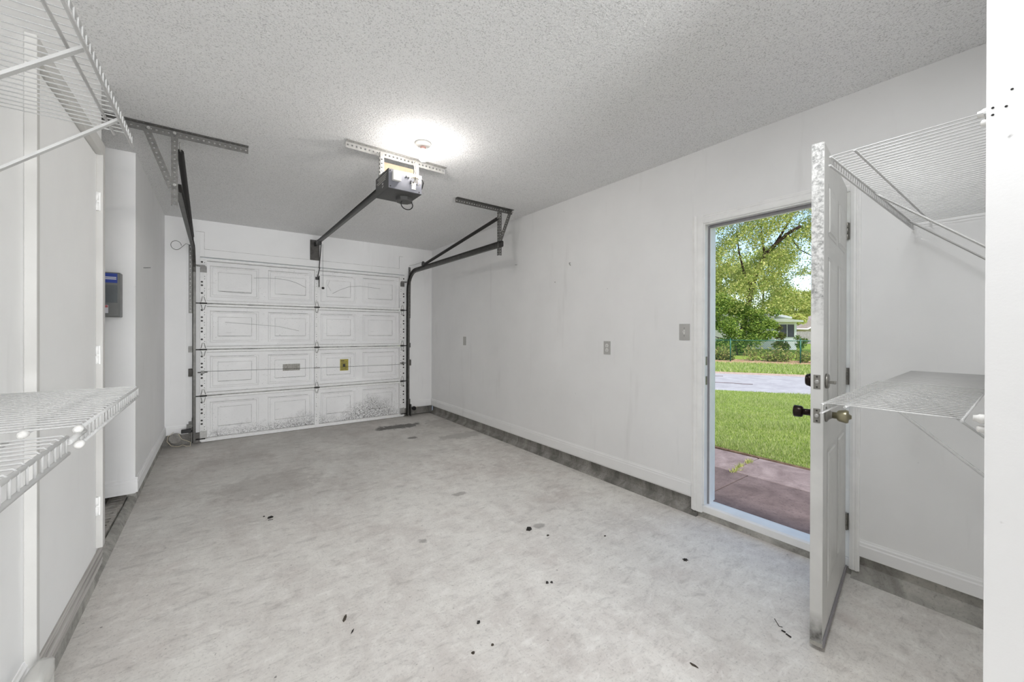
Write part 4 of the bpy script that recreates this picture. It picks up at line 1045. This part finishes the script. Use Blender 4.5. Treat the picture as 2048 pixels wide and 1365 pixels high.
# ================================================================== outdoors
GD = Vector((-0.5, 0.866, 0)); GN = Vector((0.866, 0.5, 0))     # along / across the street
def G(n, a, z=0.0): v = GN * n + GD * a; return Vector((v.x, v.y, z))
def gquad(mb, n0, n1, a0, a1, z0, z1=None, th=.3):
    z1 = z0 if z1 is None else z1
    q = [G(n0, a0, z0), G(n1, a0, z1), G(n1, a1, z1), G(n0, a1, z0)]
    lo = [v - Vector((0, 0, th)) for v in q]
    mb.add(q + lo, [(0, 3, 2, 1)[::-1][::-1], (4, 5, 6, 7), (0, 1, 5, 4), (1, 2, 6, 5), (2, 3, 7, 6), (3, 0, 4, 7)])
    return mb
# lawn from the path to the road, a polygon following both
def lawn_z(x, y): n = x * .866 + y * .5; return -.125 - .075 * min(1, max(0, (n - 4) / 7.5))
m = MB(); xs_ = [4.93, 6.5, 8.5, 12.0, 16, 22]; 
q = []
for yy in (-14, -6, -2, 0, 1, 2, 3, 5, 8, 14, 22):
    xe = (11.55 - .5 * yy) / .866
    for k_ in range(5):
        xx = 4.93 + (max(xe, 5.0) - 4.93) * k_ / 4; q.append((xx, yy, lawn_z(xx, yy)))
f_ = []
for i in range(10):
    for k_ in range(4):
        a = i * 5 + k_; f_.append((a, a + 1, a + 6, a + 5))
m.add(q, f_)
struct('lawn', m, 'lawn', 'green front lawn between the path and the road', 'lawn')
m = gquad(MB(), 11.6, 16.2, -30, 30, -.205, -.20)
struct('street', m, 'asphalt', 'pale sunlit residential road crossing behind the lawn', 'road')
m = gquad(MB(), 16.2, 16.75, -30, 30, -.20, -.18)
struct('street_edge', m, 'gravel', 'gritty brown edge along the far side of the road', 'road')
m = gquad(MB(), 16.75, 21.2, -30, 30, -.18, -.16)
struct('verge', m, 'lawn', 'strip of grass beyond the road', 'lawn')
m = gquad(MB(), 21.2, 24.2, -30, 30, -.16, -.14)
struct('litter_strip', m, 'mulch', 'brown leaf litter at the foot of the fence', 'ground')
m = gquad(MB(), 24.2, 120, -90, 90, -.14, -.1)
struct('far_ground', m, 'lawn', 'grassy ground of the yards beyond the fence', 'ground')
struct('bare_ground', MB().box(2.85, 5.2, -14, 22, -.6, -.19), 'soil', 'bare soil under the concrete path', 'ground')
# road cracks
ck = MB()
for n0, a0, ln in ((13.2, -1.8, 2.0), (14.4, .5, 2.4), (12.6, 1.4, 1.6), (15.2, -1.2, 1.4)):
    pts = [G(n0 + random.uniform(-.05, .05) + .1 * k_ / 8, a0 + ln * k_ / 8, -.199) for k_ in range(9)]
    ck.tube(pts, .012, 4)
tag(ck.build('road_cracks', 'path', origin=G(14, 0, -.2)), 'thin dark cracks running across the pale road', 'crack', kind='structure')

# path slabs, each one its own piece
pt = thing('footpath', 'dark concrete footpath outside the side door', 'footpath', (3.8, 1.5, -.2), kind='structure')
def slab(x0, x1, y0, y1, z, mat):
    m = MB().box(x0 + .006, x1 - .006, y0 + .006, y1 - .006, -.20, z)
    o = m.build('paving_slab', mat, pt, bevel=.006)
rows = [(2.88, 4.22, 'path', 1.765), (4.22, 4.90, 'path_light', 1.935)]
for x0, x1, mt, yj in rows:
    for k_ in range(-4, 6):
        slab(x0, x1, yj + (k_ - 1) * 1.22, yj + k_ * 1.22, -.12 + random.uniform(-.003, .003), mt)
def numpy_mesh(name, verts, faces, mat, parent=None, origin=(0, 0, 0), quad=True):
    me = bpy.data.meshes.new(name); nv = len(verts); nf = len(faces); k_ = faces.shape[1]
    me.vertices.add(nv); me.vertices.foreach_set('co', (verts - np.array(origin)).astype(np.float32).ravel())
    me.loops.add(nf * k_); me.loops.foreach_set('vertex_index', faces.astype(np.int32).ravel())
    me.polygons.add(nf); me.polygons.foreach_set('loop_start', np.arange(0, nf * k_, k_, dtype=np.int32))
    me.update(calc_edges=True); me.materials.append(M[mat])
    o = bpy.data.objects.new(name, me); COL.objects.link(o)
    if parent is not None: o.parent = parent
    else: o.location = origin
    return o
def blades(cx, cy, cz, h, w):
    n = len(cx); a = rng.uniform(0, 2 * pi, n); dx = np.cos(a) * w / 2; dy = np.sin(a) * w / 2
    lean = rng.uniform(-.6, .6, (2, n)) * h
    v = np.empty((n, 3, 3)); v[:, 0] = np.stack([cx - dx, cy - dy, cz], 1); v[:, 1] = np.stack([cx + dx, cy + dy, cz], 1)
    v[:, 2] = np.stack([cx + lean[0], cy + lean[1], cz + h], 1)
    return v.reshape(-1, 3), np.arange(n * 3).reshape(-1, 3)
# lawn grass: dense where the doorway looks, thinner to the sides
N1 = 150000
X_ = 4.95 + (12.5 - 4.95) * rng.random(N1) ** 1.25; Y_ = X_ * rng.uniform(.18, .68, N1)
N2 = 30000
X2 = rng.uniform(4.95, 14, N2); Y2 = rng.uniform(-6, 12, N2)
X_ = np.r_[X_, X2]; Y_ = np.r_[Y_, Y2]
keep = (X_ * .866 + Y_ * .5) < 11.5; X_, Y_ = X_[keep], Y_[keep]
nn = X_ * .866 + Y_ * .5; Zg = -.125 - .075 * np.clip((nn - 4) / 7.5, 0, 1)
patch = .6 + .4 * np.sin(X_ * 3.1 + np.sin(Y_ * 2.3) * 2) * np.cos(Y_ * 2.7)
v, f = blades(X_, Y_, Zg - .004, rng.uniform(.03, .085, len(X_)) * patch.clip(.5, 1.2), .009)
o = numpy_mesh('lawn_grass', v, f, 'grass', origin=(7, 3, -.15)); tag(o, 'short bright green lawn grass outside the open door', 'grass', kind='stuff')
N = 26000
a_ = rng.uniform(-9, 8, N); n_ = rng.uniform(16.7, 21.5, N); XY = n_[:, None] * np.array([[.866, .5]]) + a_[:, None] * np.array([[-.5, .866]])
v, f = blades(XY[:, 0], XY[:, 1], np.full(N, -.18), rng.uniform(.05, .14, N), .03)
o = numpy_mesh('verge_grass', v, f, 'grass', origin=(17, 8, -.18)); tag(o, 'longer grass on the verge beyond the road', 'grass', kind='stuff')
# weeds in the path joint
WL = ['middle small weed tuft in the joint of the footpath slabs', 'small weed tuft at the lawn end of the slab joint', 'small weed tuft where three footpath slabs meet']
for i, (x, y) in enumerate(((4.42, 1.93), (4.66, 1.94), (4.25, 1.90))):
    N = 70; v, f = blades(x + rng.normal(0, .04, N).clip(-.08, .08), y + rng.normal(0, .012, N), np.full(N, -.125), rng.uniform(.02, .05, N), .008)
    o = numpy_mesh('weed_tuft', v, f, 'leaf_pale', origin=(x, y, -.12)); tag(o, WL[i], 'weed', 'weeds in the footpath joint')
m = MB().tube([(4.9, -2, -.125), (4.92, 0.5, -.122), (4.91, 1.6, -.125), (4.93, 2.6, -.122), (4.92, 5, -.125)], .018, 6)
struct('soil_edge', m, 'soil', 'thin line of brown soil between path and lawn', 'soil')

# ---- camera-ray placement helper used only to measure things off the photograph
def W(px, py, d):
    return Vector((0, 0, 1.3)) + ((px - 1024) / F_PX * RT - (py - CY) / F_PX * UP + FWD) * d
def leaves(centers, radii, counts, size, flat=.8):
    P_, Nn = [], 0
    for c, r, n in zip(centers, radii, counts):
        u = rng.normal(0, 1, (n, 3)); u /= np.linalg.norm(u, axis=1)[:, None]
        rr = rng.random(n) ** .45
        p = np.array(c) + u * rr[:, None] * np.array([r, r, r * flat]); P_.append(p)
    p = np.concatenate(P_); n = len(p)
    a = rng.normal(0, 1, (n, 3)); a /= np.linalg.norm(a, axis=1)[:, None]
    b = np.cross(a, rng.normal(0, 1, (n, 3))); b /= np.linalg.norm(b, axis=1)[:, None]
    s = (size * rng.uniform(.6, 1.3, n))[:, None]
    v = np.stack([p - a * s * .6, p - b * s * .32, p + a * s * .6, p + b * s * .32], 1).reshape(-1, 3)
    return v, np.arange(n * 4).reshape(-1, 4)
def branch_tube(pts, r0, r1, n=8):
    pts = [Vector(p) for p in pts]; k_ = len(pts) - 1
    return pts, [r0 + (r1 - r0) * i / k_ for i in range(k_ + 1)]
def tree(label, base, trunk, limbs, blobs, size, mat, name='tree', cat='tree'):
    t = thing(name, label, cat, base)
    m = MB()
    for pts, r0, r1 in [trunk]:
        p, r = branch_tube(pts, r0, r1); m.tube(p, r, 10)
    m.build('trunk', 'bark', t)
    for pts, r0, r1 in limbs:
        p, r = branch_tube(pts, r0, r1); MB().tube(p, r, 6).build('branch', 'bark', t)
    v, f = leaves([b[0] for b in blobs], [b[1] for b in blobs], [b[2] for b in blobs], size)
    o = numpy_mesh('foliage', v, f, mat, parent=t, origin=tuple(t.location)); o['kind'] = 'stuff'
    return t
# big leaning tree at the fence
TD = 27.0
tp = [W(1480, 712, TD), W(1486, 660, TD), W(1496, 612, TD), W(1504, 575, TD), W(1514, 540, TD), W(1530, 510, TD), W(1550, 490, TD), W(1575, 468, TD - .5), W(1602, 452, TD - 1)]
limbs = [([W(1504, 575, TD), W(1488, 545, TD), W(1478, 505, TD), W(1474, 470, TD)], .09, .03),
         ([W(1530, 510, TD), W(1522, 470, TD), W(1524, 430, TD)], .08, .03),
         ([W(1550, 490, TD), W(1580, 440, TD), W(1600, 400, TD)], .09, .03),
         ([W(1516, 540, TD), W(1545, 545, TD), W(1575, 552, TD)], .05, .02),
         ([W(1575, 468, TD), W(1600, 500, TD), W(1640, 520, TD)], .05, .02),
         ([W(1490, 640, TD), W(1460, 625, TD), W(1430, 612, TD)], .07, .03),
         ([W(1486, 668, TD), W(1450, 680, TD - .6), W(1425, 672, TD - .8)], .06, .02)]
blobs = []
def B_(px, py, rp, n, d=TD, dj=1.6):
    blobs.append((tuple(W(px, py, d + random.uniform(-dj, dj))), rp / F_PX * d, n))
def crown(n, px0, px1, py0, py1, d0, d1, size, gaps, seed, cut):
    """leaves filling a crown volume, thinned by a lumpy density"""
    g = np.random.default_rng(seed)
    px = g.uniform(px0, px1, n); py = g.uniform(py0, py1, n); d = g.uniform(d0, d1, n)
    f = np.sin(px * .11 + d * 1.3) * np.cos(py * .13 - d * .9) + .7 * np.sin(px * .05 + py * .07 + d * .5) + .5 * np.cos(px * .21 - py * .17 + d * 2.1)
    keep = f + g.normal(0, .25, n) > cut
    for cx, cy, rx, ry, p in gaps:
        e = ((px - cx) / rx) ** 2 + ((py - cy) / ry) ** 2 + g.normal(0, .25, n)
        keep &= ~((e < 1) & (g.random(n) < p))
    px, py, d = px[keep], py[keep], d[keep]
    R3, U3, F3 = (np.array(v) for v in (RT, UP, FWD))
    p = np.array([0, 0, 1.3]) + (((px - 1024) / F_PX)[:, None] * R3 - ((py - CY) / F_PX)[:, None] * U3 + F3) * d[:, None]
    m_ = len(p); A_ = g.normal(0, 1, (m_, 3)); A_ /= np.linalg.norm(A_, axis=1)[:, None]
    B2 = np.cross(A_, g.normal(0, 1, (m_, 3))); B2 /= np.linalg.norm(B2, axis=1)[:, None]
    s_ = (size * g.uniform(.6, 1.3, m_))[:, None]
    v = np.stack([p - A_ * s_ * .6, p - B2 * s_ * .34, p + A_ * s_ * .6, p + B2 * s_ * .34], 1).reshape(-1, 3)
    return v, np.arange(m_ * 4).reshape(-1, 4)
gaps = [(1612, 566, 34, 17, .97), (1622, 512, 26, 34, .80), (1488, 505, 17, 24, .75), (1472, 532, 12, 9, .7), (1600, 488, 16, 12, .5)]
big = tree('large leaning green tree with dark trunk behind the fence', tuple(W(1480, 715, TD)), (tp, .20, .09), limbs, [(tuple(W(1430, 520, TD)), .5, 200)], .11, 'leaf_tree')
for sd, mt, n_, ct in ((11, 'leaf_tree', 150000, -.25), (12, 'leaf_pale', 70000, .1), (13, 'leaf_dark', 45000, .25)):
    v, f = crown(n_, 1340, 1720, 270, 628, 24.0, 30.5, .105, gaps, sd, ct)
    o = numpy_mesh('foliage', v, f, mt, parent=big, origin=tuple(big.location)); o['kind'] = 'stuff'
# dense lower growth at the trunk
blobs = []
for px, py, rp, n in ((1432, 625, 20, 900), (1450, 650, 22, 1000), (1470, 640, 18, 600), (1500, 650, 20, 700), (1480, 690, 22, 1100), (1520, 655, 22, 800), (1508, 680, 18, 700), (1545, 650, 12, 300), (1455, 690, 16, 500), (1530, 672, 14, 350), (1430, 650, 14, 400), (1440, 605, 24, 1200), (1465, 615, 22, 1000), (1490, 625, 20, 900), (1515, 632, 18, 700), (1535, 645, 14, 500), (1500, 668, 20, 900), (1465, 665, 20, 900), (1440, 690, 18, 800), (1545, 668, 10, 250), (1550, 625, 12, 250)):
    B_(px, py, rp, n, 24.5, .6)
t = thing('shrub', 'dense dark green shrub around the foot of the leaning tree', 'shrub', tuple(W(1480, 720, 24.5)))
v, f = leaves([b[0] for b in blobs], [b[1] for b in blobs], [b[2] for b in blobs], .11)
o = numpy_mesh('foliage', v, f, 'leaf_dark', parent=t, origin=tuple(t.location)); o['kind'] = 'stuff'
MB().tube([W(1478, 722, 24.5), W(1470, 690, 24.5), W(1450, 655, 24.5)], .05, 6).tube([W(1482, 722, 24.5), W(1500, 690, 24.5), W(1520, 660, 24.5)], .04, 6).build('stem', 'bark', t)
# bush before the porch
blobs = []
for px, py, rp, n in ((1556, 655, 9, 260), (1560, 672, 11, 380), (1562, 690, 13, 450), (1572, 694, 9, 240), (1553, 690, 9, 240)): B_(px, py, rp, n, 30, .3)
t = thing('shrub', 'rounded yellow-green shrub against the porch of the cream house', 'shrub', tuple(W(1561, 706, 30)))
v, f = leaves([b[0] for b in blobs], [b[1] for b in blobs], [b[2] for b in blobs], .12)
o = numpy_mesh('foliage', v, f, 'leaf_mix', parent=t, origin=tuple(t.location)); o['kind'] = 'stuff'
MB().tube([W(1561, 707, 30), W(1560, 690, 30)], .05, 6).build('stem', 'bark', t)
blobs = []
for px, py, rp, n in ((1601, 690, 10, 300), (1608, 682, 8, 200), (1595, 676, 7, 120)): B_(px, py, rp, n, 29, .3)
t = thing('shrub', 'small dark shrub right of the porch near a fence post', 'shrub', tuple(W(1602, 705, 29)))
v, f = leaves([b[0] for b in blobs], [b[1] for b in blobs], [b[2] for b in blobs], .10)
o = numpy_mesh('foliage', v, f, 'leaf_dark', parent=t, origin=tuple(t.location)); o['kind'] = 'stuff'
MB().tube([W(1602, 706, 29), W(1602, 690, 29)], .04, 6).build('stem', 'bark', t)
# undergrowth along the fence
cs, rs, ns = [], [], []
for i in range(80):
    a = random.uniform(-9, 9); n0 = random.uniform(23.05, 24.3); r = random.choice((.16, .22, .3, .42, .6))
    cs.append(tuple(G(n0, a, -.15 + r * .55))); rs.append(r); ns.append(int(650 * r))
v, f = leaves(cs, rs, ns, .10)
o = numpy_mesh('undergrowth', v, f, 'leaf_mix', origin=tuple(G(23, 0, -.15))); tag(o, 'tangle of weeds and low bushes along the green fence', 'undergrowth', kind='stuff')
# chain link fence
FN = 22.4
fc = thing('chain_link_fence', 'low green chain-link fence beyond the road', 'fence', tuple(G(FN, 0, -.15)))
def fence_a(px):      # position along the fence seen at pixel column px
    r_ = ((px - 1024) / F_PX * RT + FWD); k_ = FN / (r_.x * .866 + r_.y * .5); return k_ * (-r_.x * .5 + r_.y * .866)
a1, a2 = fence_a(1461), fence_a(1601); st_ = abs(a2 - a1)
a_list = [a1 + k_ * (a2 - a1) for k_ in range(-2, 4)]
for a in a_list:
    MB().tube([G(FN, a, -.2), G(FN, a, .96)], .03, 8)._lathe(G(FN, a, .96), Vector((0, 0, 1)), [(0, .036), (.03, .03), (.05, .008)], 8, True).build('post', 'green_metal', fc)
MB().tube([G(FN, min(a_list), .90), G(FN, max(a_list), .90)], .020, 8).build('top_rail', 'green_metal', fc)
mm = MB(); amin, amax = min(a_list), max(a_list); p_ = .09; nn_ = int((amax - amin) / p_)
for k_ in range(nn_):
    a = amin + k_ * p_
    for s_ in (1, -1):
        p0 = G(FN, a, -.10); p1 = G(FN, a + s_ * 1.0, .90)
        if amin < a + s_ * 1.0 < amax:
            dd = (p1 - p0).normalized(); nr = GN.cross(dd).normalized() * .002
            mm.add([p0 - nr, p0 + nr, p1 + nr, p1 - nr], [(0, 1, 2, 3)])
o = mm.build('wire_mesh', 'green_metal', fc); o['kind'] = 'stuff'

# ---- houses
def face_box(mb, px0, px1, py0, py1, d, depth, d2=None):
    """box whose visible face fills the given photo rectangle at distance d, running back by depth"""
    a, b, c, e = W(px0, py1, d), W(px1, py1, d2 or d), W(px1, py0, d2 or d), W(px0, py0, d)
    b.z = a.z; c.z = e.z
    q = [a, b, c, e]; bk = [v + Vector((FWD.x, FWD.y, 0)) * depth for v in q]
    mb.add(q + bk, [(0, 1, 2, 3), (7, 6, 5, 4), (0, 4, 5, 1), (1, 5, 6, 2), (2, 6, 7, 3), (3, 7, 4, 0)]); return mb
hs = thing('house', 'cream single-storey house with white eaves and a screened porch', 'house', tuple(W(1500, 706, 34)))
hd = 34.0
m = MB()
def prism_face(mb, pts, d, depth):
    q = [W(x, y, d) for x, y in pts]; n = len(q); bk = [v + Vector((FWD.x, FWD.y, 0)) * depth for v in q]
    mb.add(q + bk, [tuple(range(n)), tuple(range(2 * n - 1, n - 1, -1))] + [(k_, n + k_, n + (k_ + 1) % n, (k_ + 1) % n) for k_ in range(n)]); return mb
prism_face(MB(), [(1370, 706), (1549, 706), (1549, 634), (1480, 619), (1370, 619)], hd, 8).build('wall', 'house', hs)
prism_face(MB(), [(1360, 612), (1478, 611), (1584, 634), (1584, 638), (1478, 616), (1360, 617)], hd - .5, 9).build('roof', 'house_trim', hs, label='low white-edged gable roof')
prism_face(MB(), [(1549, 704), (1593, 704), (1593, 644), (1549, 644)], hd - 1.5, 5).build('porch_wall', 'house_trim', hs)
prism_face(MB(), [(1545, 639.5), (1570, 637.5), (1607, 641), (1607, 644.5), (1545, 644)], hd - 2.0, 6).build('porch_roof', 'house_trim', hs)
pw = prism_face(MB(), [(1560, 674.5), (1588.5, 674.5), (1588.5, 649.5), (1560, 649.5)], hd - 1.56, .05).build('window', 'screen', hs, label='dark screened porch window')
wf = MB()
for r_ in ((1559, 1560, 648.5, 675.5), (1588.5, 1589.5, 648.5, 675.5), (1573.8, 1574.8, 649.5, 674.5)): prism_face(wf, [(r_[0], r_[3]), (r_[1], r_[3]), (r_[1], r_[2]), (r_[0], r_[2])], hd - 1.6, .06)
wf.build('window_frame', 'house_trim', pw)
h2 = thing('house', 'distant tan house with a grey shingled roof', 'house', tuple(W(1625, 690, 60)))
prism_face(MB(), [(1597, 690), (1700, 690), (1700, 656), (1597, 656)], 60, 8).build('wall', 'tan', h2)
prism_face(MB(), [(1594, 657.5), (1615, 658), (1634, 647), (1660, 632), (1650, 630), (1628, 635)], 59, 9).build('roof', 'roof', h2)
prism_face(MB(), [(1594, 659), (1616, 659.5), (1638, 649), (1638, 647), (1615, 657.5), (1594, 657.2)], 58.9, .3).build('fascia', 'house_trim', h2)
wfnc = thing('board_fence', 'weathered grey board fence in front of the distant tan house', 'fence', tuple(W(1625, 690, 48)))
for k_ in range(34):
    px = 1592 + k_ * 3.4
    face_box(MB(), px, px + 3.1, 663.5 + random.uniform(-.4, .4), 688, 48, .04).build('board', 'grey_fence', wfnc)
# background trees
def bg_tree(label, px, py, d, rp, n, mat, size=.28):
    bl = []
    for k_ in range(n):
        bl.append((tuple(W(px + random.uniform(-rp, rp), py + random.uniform(-rp * .8, rp * .8), d + random.uniform(-2, 2))), random.uniform(.3, .5) * rp / F_PX * d, 300))
    base = W(px, 690, d); base.z = -.1
    tree(label, tuple(base), ([base, base + Vector((.2, .1, 3)), W(px + 3, py, d)], .28, .1), [([W(px + 3, py + 20, d), W(px + 14, py - 10, d)], .12, .04), ([W(px + 3, py + 10, d), W(px - 12, py - 14, d)], .12, .04)], bl, size, mat)
bg_tree('pale yellow-green tree standing behind the porch', 1585, 612, 50, 36, 20, 'leaf_pale')
bg_tree('pale green tree behind the distant tan house', 1650, 612, 70, 40, 20, 'leaf_pale', .34)
bg_tree('mid green tree behind the left half of the cream house', 1440, 575, 47, 56, 26, 'leaf_tree', .3)
bg_tree('tall mid green tree behind the cream house roof', 1525, 540, 66, 46, 22, 'leaf_tree', .3)
bg_tree('green tree far to the left of the cream house', 1310, 570, 68, 60, 24, 'leaf_tree', .3)
bg_tree('green tree far to the right past the open door', 1740, 570, 60, 60, 24, 'leaf_tree', .32)
